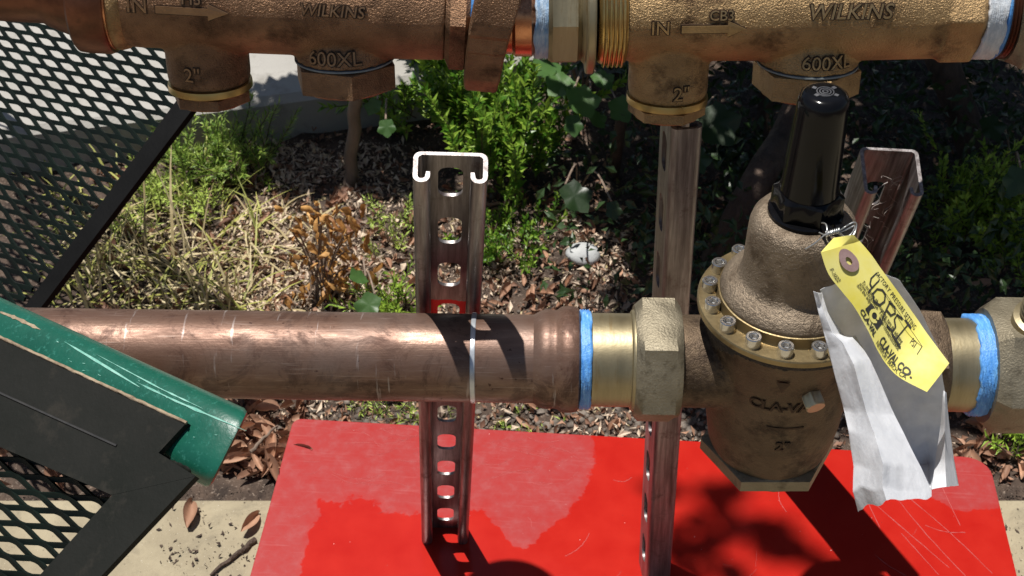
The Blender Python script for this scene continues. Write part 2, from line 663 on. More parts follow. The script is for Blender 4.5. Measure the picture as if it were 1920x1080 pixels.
def relief(body, size, fn, parent, metal, shear=0.0, spacing=1.0, ext=.0009):
    text_on(body, size, lambda x, y, z: fn(x, y, z * .25), 'patina_shadow', parent, ext, .0007, shear, spacing=spacing, name='lettering_outline')
    return text_on(body, size, fn, metal + '_letter' if metal + '_letter' in M else metal, parent, ext, 0, shear, spacing=spacing)


# =================================================================== GROUND AND SETTING
rnd = random.Random(7)


def grid_obj(name, x0, x1, y0, y1, nx, ny, fz, mat, keep=None):
    mb = MB()
    vs = [V((x0 + (x1 - x0) * i / nx, y0 + (y1 - y0) * j / ny, 0)) for j in range(ny + 1) for i in range(nx + 1)]
    for p in vs:
        p.z = fz(p.x, p.y)
    fs = [(j * (nx + 1) + i, j * (nx + 1) + i + 1, (j + 1) * (nx + 1) + i + 1, (j + 1) * (nx + 1) + i)
          for j in range(ny) for i in range(nx)]
    mb.add(vs, fs)
    return mb.build(name, mat, None, smooth=180)


def soil_z(x, y):
    return (-.028 + .014 * mnoise.noise(V((x * 7, y * 7, 0))) + .007 * mnoise.noise(V((x * 24, y * 24, 3)))
            + .0035 * mnoise.noise(V((x * 70, y * 70, 5))))


big = MB()
big.add([(-40, -40, -.09), (40, -40, -.09), (40, 40, -.09), (-40, 40, -.09)], [(0, 1, 2, 3)])
kind(big.build('ground', 'soil', None, 0), 'structure')
kind(grid_obj('soil', -1.3, 1.5, .03, 1.25, 230, 110, soil_z, 'soil'), 'structure')

# concrete strip in front, under the red board
con = MB()
CX0, CX1, CY0, CY1, CZ = -1.6, 1.6, -1.9, .047, -.0165
con.add([(CX0, CY0, CZ), (CX1, CY0, CZ), (CX1, CY1 - .006, CZ), (CX0, CY1 - .006, CZ),
         (CX0, CY1, CZ - .006), (CX1, CY1, CZ - .006), (CX0, CY1, -.1), (CX1, CY1, -.1)],
        [(0, 1, 2, 3), (3, 2, 5, 4), (4, 5, 7, 6)])
kind(con.build('concrete_pavement', 'concrete', None, 0), 'structure')

# raised pale slab beyond the bed, its edge faces the camera
edge = [(-2.5, .30), (-1.2, .47), (-.62, .575), (-.40, .625), (-.22, .67), (-.02, .735), (.3, .90), (.9, 1.22), (2.5, 1.9)]
HZ = .034
pav = MB()
vs, fs = [], []
for x, y in edge:
    wob = .004 * mnoise.noise(V((x * 9, 0, 0)))
    vs += [(x, y + wob, -.09), (x, y + .002 + wob, HZ - .008), (x - .004, y + .012 + wob, HZ), (x - .6, y + 6, HZ)]
for i in range(len(edge) - 1):
    for k in range(3):
        a = i * 4 + k
        fs.append((a, a + 4, a + 5, a + 1))
pav.add(vs, fs)
kind(pav.build('raised_paving', 'paving', None, 30), 'structure')


# ---- red board on the concrete
def board_material():
    m, nt, b = nodemat('red_plastic_board')
    tc = N(nt, 'ShaderNodeTexCoord')
    sp = N(nt, 'ShaderNodeSeparateXYZ')
    nt.links.new(tc.outputs['Object'], sp.inputs[0])
    x, y = sp.outputs[0], sp.outputs[1]
    nz = noise(nt, 22, 6, .62)
    nzf = noise(nt, 70, 8, .75)
    wob = math_(nt, 'ADD', math_(nt, 'MULTIPLY', math_(nt, 'SUBTRACT', nz.outputs[0], .5), .95),
                math_(nt, 'MULTIPLY', math_(nt, 'SUBTRACT', nzf.outputs[0], .5), .62))

    def blob(cx, cy, rx, ry):
        dx = math_(nt, 'DIVIDE', math_(nt, 'SUBTRACT', x, cx), rx)
        dy = math_(nt, 'DIVIDE', math_(nt, 'SUBTRACT', y, cy), ry)
        d = math_(nt, 'ADD', math_(nt, 'MULTIPLY', dx, dx), math_(nt, 'MULTIPLY', dy, dy))
        return math_(nt, 'SUBTRACT', 1.0, math_(nt, 'SQRT', d))
    # dry, scuffed areas (board coordinates: origin at the back-left corner)
    bl = [blob(.03, .0, .19, .105), blob(.15, -.03, .10, .085), blob(.0, -.12, .045, .30), blob(.232, -.025, .062, .105), blob(.232, -.085, .026, .06),
          blob(.64, -.02, .05, .05)]
    d = bl[0]
    for q in bl[1:]:
        d = math_(nt, 'MAXIMUM', d, q)
    d = math_(nt, 'ADD', d, math_(nt, 'MULTIPLY', wob, .55))
    dry = ramp(nt, d, [(.0, (0, 0, 0)), (.03, (.75, .75, .75)), (.16, (1, 1, 1))]).outputs[0]
    # fine scratches : stretched noise in two directions
    sc = None
    for rot, sx in ((.62, 330), (-.55, 280), (1.3, 260)):
        mp = N(nt, 'ShaderNodeMapping')
        mp.inputs['Rotation'].default_value = (0, 0, rot)
        mp.inputs['Scale'].default_value = (.05, 1, 1)
        nt.links.new(tc.outputs['Object'], mp.inputs[0])
        ns = noise(nt, sx, 3, .6, mp.outputs[0])
        r = ramp(nt, ns.outputs[0], [(.62, (0, 0, 0)), (.72, (1, 1, 1))]).outputs[0]
        sc = r if sc is None else math_(nt, 'MAXIMUM', sc, r)
    dust = noise(nt, 60, 6, .7)
    dcol = ramp(nt, dust.outputs[0], [(.28, (.33, .015, .013)), (.52, (.325, .032, .031)), (.76, (.33, .068, .068))]).outputs[0]
    dcol = mixc(nt, math_(nt, 'MULTIPLY', sc, .16), dcol, (.46, .17, .165))
    wn_ = noise(nt, 30, 4, .6)
    wcol = ramp(nt, wn_.outputs[0], [(.3, (.375, .011, .007)), (.7, (.425, .018, .011))]).outputs[0]
    c = mixc(nt, dry, wcol, dcol)
    # specks of dirt and pale chips
    spk = noise(nt, 420, 2, .5)
    f1 = ramp(nt, spk.outputs[0], [(.765, (0, 0, 0)), (.785, (1, 1, 1))]).outputs[0]
    c = mixc(nt, f1, c, (.07, .03, .025))
    spk2 = noise(nt, 350, 2, .5, None, .3)
    f2 = ramp(nt, spk2.outputs[0], [(.77, (0, 0, 0)), (.785, (1, 1, 1))]).outputs[0]
    c = mixc(nt, f2, c, (.75, .5, .48))
    nt.links.new(c, b.inputs['Base Color'])
    rgh = N(nt, 'ShaderNodeMapRange')
    rgh.inputs[3].default_value = .28
    rgh.inputs[4].default_value = .62
    nt.links.new(dry, rgh.inputs[0])
    nt.links.new(rgh.outputs[0], b.inputs['Roughness'])
    b.inputs['Specular IOR Level'].default_value = .4
    h = math_(nt, 'MULTIPLY', math_(nt, 'ADD', dust.outputs[0], sc), dry)
    bump(nt, b, h, .25, .0004)
    return m


c_bl = pG(550, 783)
c_br = pG(1846, 857)
ex = (c_br - c_bl).normalized()
ey = V((0, 0, 1)).cross(ex)
BW, BD, BT = (c_br - c_bl).length + .004, .40, .012
outline = []
rc = .022
for cx, cy, a0 in ((BW - rc, -rc, 0), (rc * .4, -rc * .4, 90), (rc, -BD + rc, 180), (BW - rc, -BD + rc, 270)):
    r_ = rc if a0 != 90 else rc * .4
    for k in range(7):
        a = radians(a0 + k * 15)
        outline.append((cx + r_ * cos(a), cy + r_ * sin(a)))
mb = MB()
k = len(outline)
vs = []
for dz, ins in ((-BT, 0), (-.0022, 0), (-.0006, .0006), (0, .0022)):
    for (x, y) in outline:
        cx, cy = BW / 2, -BD / 2
        sx = 1 - ins / (BW / 2)
        sy = 1 - ins / (BD / 2)
        vs.append((cx + (x - cx) * sx, cy + (y - cy) * sy, dz))
fs = []
for q in range(3):
    for i in range(k):
        j = (i + 1) % k
        fs.append((q * k + i, q * k + j, (q + 1) * k + j, (q + 1) * k + i))
fs.append(tuple(range(3 * k, 4 * k)))
fs.append(tuple(range(k - 1, -1, -1)))
mb.add(vs, fs)
M['board'] = board_material()
M['flange'] = simple('aged_brass', (.22, .165, .085), (.34, .265, .14), .3, .85, 40, 400, .4, .0004, r1=.5, c2=(.13, .085, .045), scale2=60)
board = mb.build('red_board', 'board', None, 30)
board.location = c_bl
board.rotation_euler = (0, 0, atan2(ex.y, ex.x))
mb = MB()
rs = random.Random(3)


def scratch(mb, pts, w):
    q = []
    for i, p in enumerate(pts):
        t = (pts[min(i + 1, len(pts) - 1)] - pts[max(i - 1, 0)]).normalized()
        n_ = V((-t.y, t.x, 0)) * w * (.4 + .8 * abs(mnoise.noise(p * 90)))
        q += [p + n_, p - n_]
    mb.add(q, [(2 * i, 2 * i + 1, 2 * i + 3, 2 * i + 2) for i in range(len(pts) - 1)])


def pxline(a, b_, bow=0.0, n=12):
    A_, B_ = pG(*a), pG(*b_)
    sd = (B_ - A_).cross(V((0, 0, 1)))
    return [A_.lerp(B_, i / n) + sd * bow * sin(pi * i / n) + sd.normalized() * .0006 * mnoise.noise(V((i * .8, a[0], 0))) for i in range(n + 1)]


for a, b_, bow in (((1600, 885), (1650, 990), 0), ((1655, 900), (1810, 1080), .02), ((1700, 930), (1860, 1075), -.02), ((1735, 985), (1810, 998), .1), ((1690, 1000), (1760, 1078), 0),
                   ((1640, 945), (1780, 1065), 0), ((1760, 900), (1800, 985), 0), ((1060, 1043), (1105, 1000), .1), ((1640, 1040), (1700, 1080), .05), ((1460, 920), (1475, 960), .1), ((1150, 900), (1185, 895), .2)):
    scratch(mb, pxline(a, b_, bow), .0005)
for i in range(60):
    u, v = rs.uniform(560, 1070), rs.uniform(800, 905)
    a = rs.uniform(-.9, .5)
    L = rs.uniform(25, 110)
    e = (min(u + L * cos(a), 1085), v + L * sin(a) * .7)
    if e[1] < 795 + (e[0] - 550) * .06 or e[1] > 930:
        continue
    scratch(mb, pxline((u, v), e, rs.uniform(-.25, .25)), rs.uniform(.00012, .00032))
for i in range(9):
    u, v = rs.uniform(500, 1830), rs.uniform(900, 1075)
    L = rs.uniform(10, 60)
    a = rs.uniform(0, 3.14)
    scratch(mb, pxline((u, v), (u + L * cos(a), v + L * sin(a) * .7), rs.uniform(-.2, .2), 8), .00018)
Rz = Matrix.Rotation(-atan2(ex.y, ex.x), 3, 'Z')
mb.v = [Rz @ (q - c_bl) + V((0, 0, .00012)) for q in mb.v if True]
M['scratch'] = simple('pale_scratch', (.36, .035, .033), (.40, .10, .095), .6, 0, 300, 500, 0)
so = mb.build('scratches', 'scratch', None, 0)
so.parent = board
kind(so, 'stuff')
tag(board, 'scratched bright red plastic board lying flat under the pipes', 'board')


# =================================================================== SLOTTED CHANNELS
def channel(name, base, top, wdir, ddir, depth, first, pitch=.0508, mat='strut', lip=.0072):
    """C channel from base to top. wdir: across the web, ddir: from web towards the open side.
    first: distance of the first slot centre below the top"""
    W, T = .0413, .0022
    base, top = V(base), V(top)
    ax = (top - base)
    L = ax.length
    # local frame: x = width, y = -depth(open side towards -y), z = axis
    mb = MB()
    h = W / 2

    def arc(cx, cy, r, a0, a1, n=5):
        return [(cx + r * cos(radians(a0 + (a1 - a0) * i / n)), cy + r * sin(radians(a0 + (a1 - a0) * i / n))) for i in range(n + 1)]
    ro, ri = .0045, .0019
    D = depth
    wl = h - ro                                   # the web's flat half width
    # right side outline (outer then inner), from web end to the lip's return
    lw = .0095
    outer = [(wl, 0)] + arc(h - ro, -ro, ro, 90, 0)[1:] + arc(h - ro, -D + ro, ro, 0, -90) + \
        arc(h - lw + ro, -D + ro, ro, -90, -180)[0:] + [(h - lw, -D + lip)]
    inner = [(wl, -T)] + arc(h - ro, -ro, ri, 90, 0)[1:] + arc(h - ro, -D + ro, ri, 0, -90) + \
        arc(h - lw + ro, -D + ro, ri, -90, -180)[0:] + [(h - lw + T, -D + lip)]
    for sg in (1, -1):
        n = len(outer)
        vs = []
        for z in (0, L):
            vs += [V((sg * x, y, z)) for x, y in outer] + [V((sg * x, y, z)) for x, y in inner]
        fs = []
        for i in range(n - 1):
            fs.append((i, i + 1, 2 * n + i + 1, 2 * n + i))
            fs.append((n + i, 3 * n + i, 3 * n + i + 1, n + i + 1))
            fs.append((i, n + i, n + i + 1, i + 1))
            fs.append((2 * n + i, 2 * n + i + 1, 3 * n + i + 1, 3 * n + i))
        fs.append((n - 1, 2 * n - 1, 4 * n - 1, 3 * n - 1))
        mb.add(vs, fs)
    # web with slots
    sw, sh, sr = .0143 / 2, .0286 / 2, .0058
    hole = []
    for cx, cy, a0 in ((sw - sr, sh - sr, 0), (-sw + sr, sh - sr, 90), (-sw + sr, -sh + sr, 180), (sw - sr, -sh + sr, 270)):
        for i in range(6):
            a = radians(a0 + i * 18)
            hole.append((cx + sr * cos(a), cy + sr * sin(a)))
    zc = L - first
    zs = []
    while zc > -sh:
        zs.append(zc)
        zc -= pitch
    ztop = L
    for zc in zs:
        z1 = ztop
        z0 = max(0.0, zc - pitch / 2)
        if zc - sh <= .002:
            break
        ztop = z0
        rect = []
        for (hx, hy) in hole:
            dx, dy = hx, hy
            tt = min((wl / abs(dx)) if abs(dx) > 1e-9 else 9e9,
                     ((z1 - zc) if dy > 0 else (zc - z0)) / abs(dy) if abs(dy) > 1e-9 else 9e9)
            rect.append((dx * tt, dy * tt))
        # snap corners
        for (qx, qy) in ((wl, z1 - zc), (-wl, z1 - zc), (-wl, z0 - zc), (wl, z0 - zc)):
            bi = min(range(len(rect)), key=lambda i: (rect[i][0] - qx) ** 2 + (rect[i][1] - qy) ** 2)
            rect[bi] = (qx, qy)
        n = len(hole)
        vs = [V((x, 0, zc + z)) for x, z in rect] + [V((x, 0, zc + z)) for x, z in hole] + \
             [V((x, -T, zc + z)) for x, z in rect] + [V((x, -T, zc + z)) for x, z in hole]
        fs = []
        for i in range(n):
            j = (i + 1) % n
            fs.append((i, j, n + j, n + i))
            fs.append((2 * n + i, 3 * n + i, 3 * n + j, 2 * n + j))
            fs.append((n + i, n + j, 3 * n + j, 3 * n + i))
        mb.add(vs, fs)
    vs = [V((-wl, 0, 0)), V((wl, 0, 0)), V((wl, 0, ztop)), V((-wl, 0, ztop)), V((-wl, -T, 0)), V((wl, -T, 0)), V((wl, -T, ztop)), V((-wl, -T, ztop))]
    mb.add(vs, [(0, 1, 2, 3), (7, 6, 5, 4), (0, 4, 5, 1)])
    mb.add([V((-wl, 0, L)), V((wl, 0, L)), V((wl, -T, L)), V((-wl, -T, L))], [(0, 1, 2, 3)])
    o = mb.build(name, mat, None, 30, fix=True)
    az = ax.normalized()
    dy = -(V(ddir) - az * V(ddir).dot(az)).normalized()       # local +y
    dx = dy.cross(az)
    R = Matrix((dx, dy, az)).transposed().to_4x4()
    o.matrix_world = Matrix.Translation(base) @ R
    return o


M['strut_red_bounce'] = strut_material('galvanised_channel_red_bounce', .372, .412)  # red light bounced onto the web, put into the colour as a band
c1_base = pG(835, 985, .0004)
c1_axis = V((.046, -.329, .943)).normalized()
ch1 = channel('slotted_channel', c1_base, c1_base + c1_axis * .566, (1, 0, 0), (0, -1, -.3), .0206, .0258, mat='strut_red_bounce')
tag(ch1, 'slotted steel channel with bright cut end, leaning behind the copper pipe', 'steel channel', 'steel channels')
b2 = pG(1204, 1080, .0004)
t2 = pY(1249, 212, -.058)
ch2 = channel('slotted_channel', V((b2.x, -.060, .0004)), V((t2.x, -.058, t2.z)), (0, 1, 0), (1, .10, 0), .0206, .03)
tag(ch2, 'slotted steel channel turned sideways, standing under the upper right valve', 'steel channel', 'steel channels')
b3 = V((.256, .118, -.012))
t3 = V((.266, -.012, .416))
ch3 = channel('slotted_channel', b3, t3, (1, 0, 0), (-.05, -1, -.3), .0413, .05, lip=.0075)
tag(ch3, 'deep open steel channel with lint inside, behind the black valve cap', 'steel channel', 'steel channels')
# lint and cobweb fibres caught in the deep channel
mb = MB()
axd = (t3 - b3).normalized()
for i in range(80):
    s_ = rnd.uniform(.02, .16)
    c = t3 - axd * s_ + V((rnd.uniform(-.014, .014), -.006 - rnd.uniform(0, .016), 0))
    pts = []
    d1 = V((rnd.uniform(-1, 1), rnd.uniform(-.4, .4), rnd.uniform(-1, 1))) * rnd.uniform(.002, .006)
    d2 = V((rnd.uniform(-1, 1), rnd.uniform(-.4, .4), rnd.uniform(-1, 1))) * .003
    for q in range(5):
        t_ = q / 4 - .5
        pts.append(c + d1 * 2 * t_ + d2 * (1 - 4 * t_ * t_))
    mb.tube(pts, rnd.choice((.00012, .00016, .00024)), 4)
lint = mb.build('lint', 'fibre', None, 60)
kind(lint, 'stuff')
origin_to(lint, t3)
lint['label'] = 'grey lint and cobweb fibres inside the deep steel channel'
lint['category'] = 'lint'

# =================================================================== LOWER PIPE LINE
AX = V((1, -.021, .0)).normalized()
P0 = pZ(600, 667, .884)             # a point on the lower axis


def lowx(u):
    """point on the lower axis seen at pixel column u"""
    # intersect in the horizontal direction
    lo, hi = -1.0, 1.0
    for _ in range(50):
        mid = (lo + hi) / 2
        q = P0 + AX * mid - CAM
        uu = 960 + FPX * q.x / q.dot(FW)
        if uu < u:
            lo = mid
        else:
            hi = mid
    return lo


def lsp(u):
    return lowx(u)


pipe = thing('copper_pipe', P0 + AX * lsp(400), 'long tarnished copper pipe running across the middle to the brass valve', 'pipe')
R0 = .0276
mb = MB()
prof = [(0, -.62), (R0, -.62)]
for i in range(1, 40):
    prof.append((R0, -.62 + (lsp(1000) + .62) * i / 40))
prof.append((R0, lsp(1003)))
mb.lathe(P0, AX, prof, 72)
mb.build('tube', 'pipe', pipe)
mb = MB()
f = [(R0, 1000), (R0 + .0008, 1004), (R0 + .0024, 1012), (R0 + .0034, 1021), (R0 + .0034, 1030), (R0 + .0030, 1037), (R0 + .0033, 1044),
     (R0 + .0052, 1052), (R0 + .0057, 1064), (R0 + .0054, 1076), (R0 + .0046, 1083), (R0 + .0025, 1086), (R0 + .001, 1087)]
mb.lathe(P0, AX, [(r, lsp(u)) for r, u in f], 72)
mb.build('press_coupling', 'pipe', pipe)
mb = MB()
uS = lsp(889)
mb.lathe(P0, AX, [(R0 + .0001, uS - .0016), (R0 + .0007, uS - .0013), (R0 + .0008, uS), (R0 + .0007, uS + .0013), (R0 + .0001, uS + .0016)], 64)
mb.build('strap', 'strap', pipe)

# union between pipe and valve
un = thing('pipe_union', P0 + AX * lsp(1180), 'brass union with large hexagonal nut and blue tape, left of the round valve', 'pipe fitting', 'pipe unions')
mb = MB()


def ragged(mb, A_, ax_, amp=.0011):
    for q in mb.v:
        d = q - A_
        al = d.dot(ax_)
        w_ = d - ax_ * al
        a = atan2(w_.z, w_.y)
        q += ax_ * amp * (mnoise.noise(V((cos(a) * 2.2, sin(a) * 2.2, al * 60))) + .5 * mnoise.noise(V((cos(a) * 9, sin(a) * 9, al * 160))))
        q += w_.normalized() * .0005 * mnoise.noise(V((cos(a) * 5, sin(a) * 5, al * 420)))
    return mb


def tape_prof(r, a, b, n=14, amp=.0005):
    out = [(r - .003, a)]
    for i in range(n + 1):
        out.append((r + amp * (1 if i % 2 else -1) - (.0012 if i in (0, n) else 0), a + (b - a) * i / n))
    out.append((r - .003, b))
    return out


mb.lathe(P0, AX, tape_prof(.0308, lsp(1086), lsp(1107), 9), 120)
ragged(mb, P0, AX)
mb.build('thread_tape', 'blue', un, 180)
mb = MB()
mb.lathe(P0, AX, [(.024, lsp(1098)), (.0282, lsp(1105)), (.0292, lsp(1108)), (.0292, lsp(1180)), (.0310, lsp(1182)), (.0318, lsp(1186)), (.0318, lsp(1200))], 72)
mb.build('nipple', 'brass', un)
# rotation of the hexagon: one corner towards the viewer, a little above
cornel = radians(51)
hexrot = (pi / 2 - cornel)
mb = MB()
mb.hexa(P0, AX, .0415, lsp(1187), lsp(1272), rot=hexrot, cham=.0042)
mb.build('hexagonal_nut', 'nut', un, 28)

# right union
ur = thing('pipe_union', P0 + AX * lsp(1800), 'brass union with blue tape at the right edge, beside the yellow tag', 'pipe fitting', 'pipe unions')
mb = MB()
mb.hexa(P0, AX, .0385, lsp(1690), lsp(1758), rot=hexrot + .2, cham=.004)
mb.build('coupling_nut', 'bronze_dark', ur, 28)
mb = MB()
mb.lathe(P0, AX, [(.029, lsp(1757)), (.0292, lsp(1810)), (.0285, lsp(1850))], 72)
mb.build('nipple', 'brass', ur)
mb = MB()
axt = (AX + V((0, .0, -.10))).normalized()
mb.lathe(P0 + AX * lsp(1812), AX, tape_prof(.0312, 0, lsp(1846) - lsp(1812), 12, .0007), 120)
ragged(mb, P0, AX, .0022)
mb.build('thread_tape', 'blue', ur, 180)
mb = MB()
mb.hexa(P0, AX, .0425, lsp(1840), lsp(2010), rot=radians(24), cham=.0075)
mb.build('hexagonal_body', 'nut', ur, 28)
mb = MB()
pb = P0 + AX * lsp(1918)
upv = (V((0, -.10, 1)))
for i in range(14):
    pass
prof = [(0, .034), (.0165, .034), (.0165, .043), (.013, .0445)]
for i in range(10):
    prof += [(.0125, .046 + i * .0035), (.0138, .0475 + i * .0035)]
prof += [(.0105, .083), (0, .083)]
mb.lathe(pb, upv, prof, 32)
mb.build('threaded_plug', 'brass', ur)

# =================================================================== PRESSURE VALVE
VC = P0 + AX * lsp(1463)
VX, VY = VC.x, VC.y
ZA = VC.z
valve = thing('pressure_valve', V((VX, VY, ZA - .075)), 'round bronze pressure valve with bolted flange and tall black cap', 'valve')
O = V((VX, VY, 0))
Zd = V((0, 0, 1))
mb = MB()
zf = pY(1485, 562, VY).z          # height of the flange's top face
body_prof = [(0, ZA - .072), (.035, ZA - .072), (.0395, ZA - .062), (.0428, ZA - .040), (.0435, ZA - .015), (.0435, ZA + .004), (.045, ZA + .015),
             (.050, zf - .013), (.050, zf - .006), (0, zf - .006)]
mb.lathe(O, Zd, body_prof, 64)
mb.cyl(P0, AX, .0290, lsp(1265), lsp(1400), 48)
mb.cyl(P0, AX, .0290, lsp(1560), lsp(1700), 48)
vbody = cast(mb.build('body', 'bronze_dark', valve), .0013, 8)
mb = MB()
mb.hexa(O, Zd, .0435, ZA - .079, ZA - .0665, rot=radians(30), cham=.002)
mb.build('bottom_plug', 'nut', valve, 28)
mb = MB()
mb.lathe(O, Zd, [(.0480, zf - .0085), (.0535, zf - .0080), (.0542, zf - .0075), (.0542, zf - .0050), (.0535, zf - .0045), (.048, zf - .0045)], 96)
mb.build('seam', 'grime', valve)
mb = MB()
mb.lathe(O, Zd, [(.030, zf - .0046), (.0550, zf - .0046), (.0556, zf - .0040), (.0556, zf - .0008), (.0550, zf), (.0445, zf), (.0440, zf + .001), (.0438, zf + .0075), (.040, zf + .0085)], 96)
mb.build('flange', 'flange', valve, 30)
mb = MB()
bp = [(.0415, zf + .0060), (.0430, zf + .0082), (.0426, zf + .0105), (.0405, zf + .0138), (.0372, zf + .0166), (.0342, zf + .0184), (.0324, zf + .0202), (.0315, zf + .0232),
      (.0312, zf + .030), (.0310, zf + .046), (.0306, zf + .056), (.0294, zf + .0605), (.0268, zf + .0640), (.0235, zf + .0655), (.017, zf + .0655), (0, zf + .0655)]
mb.lathe(O, Zd, bp, 80)
mb.build('bonnet', 'bonnet', valve, 50)
zb = zf + .0655
RB = .0488
bolt_mb = MB()
bolt_mb.lathe(V(), Zd, [(.0047, 0), (.0047, .0062), (.0043, .0067), (.0030, .0067)], 24)
socket = [(cos(radians(60 * i)) * .0026, sin(radians(60 * i)) * .0026) for i in range(6)]
bolt_mb.lathe(V(), Zd, [(.0030, .0067), (.0026, .0064), (.0025, .0035), (0, .0030)], 6)
first = None
for i in range(16):
    a = radians(190 + i * 22.5)
    p = V((VX + RB * cos(a), VY + RB * sin(a), zf))
    if first is None:
        first = bolt_mb.build('bolt', 'steel', valve, 30)
        o = first
        first_me = o.data
    else:
        o = bpy.data.objects.new('bolt', first_me)
        COL.objects.link(o)
        o.parent = valve
    o.location = p - ORI[valve.name]
    o.rotation_euler = (0, 0, rnd.uniform(0, 1))
# fix the first bolt mesh, which was built relative to the valve's origin
first_me.transform(Matrix.Translation(ORI[valve.name]))
# black adjusting-screw cap
zt = pY(1551, 172, VY).z
mb = MB()
mb.hexa(O, Zd, .0205, zb - .001, zb + .0165, rot=radians(12), cham=.002)
mb.cyl(O, Zd, .0215, zb - .0015, zb + .003, 48)
hexb = mb.build('cap_hexagon', 'black_plastic', valve, 28)
mb = MB()
ly = V((VX + .011, VY - .0215, zb + .004))
mb.lathe(ly, Zd, [(.0016, 0), (.0062, 0), (.0066, .0006), (.0066, .0020), (.0062, .0026), (.0016, .0026)], 28, closed=True)
mb.build('wire_lug', 'black_plastic', valve, 35)
mb = MB()
mb.lathe(O, Zd, [(0, zb + .010), (.0166, zb + .010), (.0166, zb + .0168), (.0160, zb + .022), (.0140, zt - .010), (.0138, zt - .006), (.0128, zt - .0022), (.0105, zt - .0004), (.0085, zt), (0, zt)], 64)
vcap = mb.build('cap', 'black_plastic', valve, 40)
mb = MB()
for r in (.0014, .0030, .0045):
    mb.lathe(O, Zd, [(r - .0004, zt - .0002), (r - .0002, zt + .0004), (r + .0002, zt + .0004), (r + .0004, zt - .0002)], 28)
for a in (35, 145, 215, 325):
    a = radians(a)
    mb.box((VX + .0064 * cos(a), VY + .0064 * sin(a), zt), .0022, .0022, .0008, Matrix.Rotation(a, 3, 'Z'))
mb.build('cap_emblem', 'cap_mark', vcap, 35)
# drain plug on the front
pl = pY(1524, 750, VY - .045)
dn = V((.28, -1, -.35)).normalized()
mb = MB()
mb.hexa(pl - dn * .012, dn, .0066, .004, .0175, rot=.35, cham=.001)
mb.lathe(pl - dn * .012, dn, [(.0056, -.004), (.0058, .004)], 24)
mb.build('drain_plug', 'plug_brass', valve, 28)


def body_r(z):
    for (ra_, za_), (rb_, zb_) in zip(body_prof[1:-1], body_prof[2:-1]):
        if za_ <= z <= zb_:
            return ra_ + (rb_ - ra_) * (z - za_) / max(1e-6, zb_ - za_)
    return .043


def on_body(u, v, r):
    """mapping text coordinates to the valve body's front, centred at pixel u, v"""
    q = pY(u, v, VY - r)
    a0 = math.asin(max(-1, min(1, (q.x - VX) / r)))
    def fn(x, y, z):
        a = a0 + x / r
        r_ = body_r(q.z + y)
        return V((VX + (r_ + z) * sin(a), VY - (r_ + z) * cos(a), q.z + y))
    return fn


relief('CLA-VAL', .0105, on_body(1470, 764, .0428), vbody, 'patina_shadow', ext=.0009)
text_on('2"', .0098, on_body(1466, 832, .0405), 'patina_shadow', vbody, .0010, .0003)
mb = MB()
fn = on_body(1472, 801, .0423)
mb.add([fn(x, y, z) for z in (-.0008, .0006) for x, y in ((-.011, -.0008), (-.004, -.0012), (.004, -.0006), (.011, -.0002), (.011, .0009), (.003, .0006), (-.005, .0004), (-.011, .0007))],
       [(0, 1, 6, 7), (1, 2, 5, 6), (2, 3, 4, 5), (8, 9, 14, 15), (9, 10, 13, 14), (10, 11, 12, 13), (0, 8, 9, 1), (1, 9, 10, 2), (2, 10, 11, 3), (7, 6, 14, 15), (6, 5, 13, 14), (5, 4, 12, 13)])
mb.build('cast_mark', 'patina_shadow', vbody, 0)
mb = MB()
fn = on_body(1468, 722, .0455)
mb.add([fn(x, y, .0012) for x, y in ((-.004, .004), (.004, .004), (0, -.006))], [(0, 1, 2)])
mb.build('cast_mark', 'patina_shadow', vbody, 0)
# black grime run down from the flange on the left
mb = MB()
n_ = 90
vs, fs = [], []
for i in range(n_ + 1):
    t = i / n_
    a = radians(178 + 84 * t)
    dep = (.004 + .022 * max(0, 1 - abs(t - .22) / .38)) * (.65 + .9 * mnoise.noise(V((t * 13, 1, 0))) + .35 * mnoise.noise(V((t * 47, 7, 0))))
    dep = max(.002, dep)
    for k in range(6):
        z = zf - .0085 - dep * k / 5
        r = body_r(z) + (.0011 if k < 5 else -.0006) + .0007 * mnoise.noise(V((t * 60, k * 1.7, 3)))
        vs.append(V((VX + r * cos(a), VY + r * sin(a), z)))
for i in range(n_):
    for k in range(5):
        q = i * 6 + k
        fs.append((q, q + 6, q + 7, q + 1))
mb.add(vs, fs)
kind(mb.build('grime', 'grime', vbody, 60, fix=True), 'stuff')

# =================================================================== TAG, WIRE, WASHER, PAPER
Lp = [(1539, 473), (1553, 513), (1578, 546), (1602, 576), (1628, 621), (1645, 656), (1662, 683), (1687, 708), (1738, 735)]
Rp = [(1612, 452), (1634, 478), (1650, 501), (1667, 524), (1688, 553), (1705, 577), (1722, 601), (1739, 626), (1780, 681)]
Zs = [.746, .748, .750, .752, .755, .757, .758, .756, .750]
NT = len(Lp) - 1


def tag_pt(u, w, off=0.0):
    """u along the tag (0 top .. 1 bottom), w across (0 left .. 1 right)"""
    t = max(0, min(.9999, u)) * NT
    i = int(t)
    fr = t - i
    def cr(seq):
        p = [seq[max(0, i - 1)], seq[i], seq[min(NT, i + 1)], seq[min(NT, i + 2)]]
        return .5 * ((2 * p[1]) + (-p[0] + p[2]) * fr + (2 * p[0] - 5 * p[1] + 4 * p[2] - p[3]) * fr ** 2 + (-p[0] + 3 * p[1] - 3 * p[2] + p[3]) * fr ** 3)
    lx, ly = cr([a[0] for a in Lp]), cr([a[1] for a in Lp])
    rx, ry = cr([a[0] for a in Rp]), cr([a[1] for a in Rp])
    Z = cr(Zs)
    # right side of the tag lies a little further from the viewer, a soft bow across
    return pZ(lx + (rx - lx) * w, ly + (ry - ly) * w, Z + .010 * (w - .5) - .003 * sin(pi * w) - off)


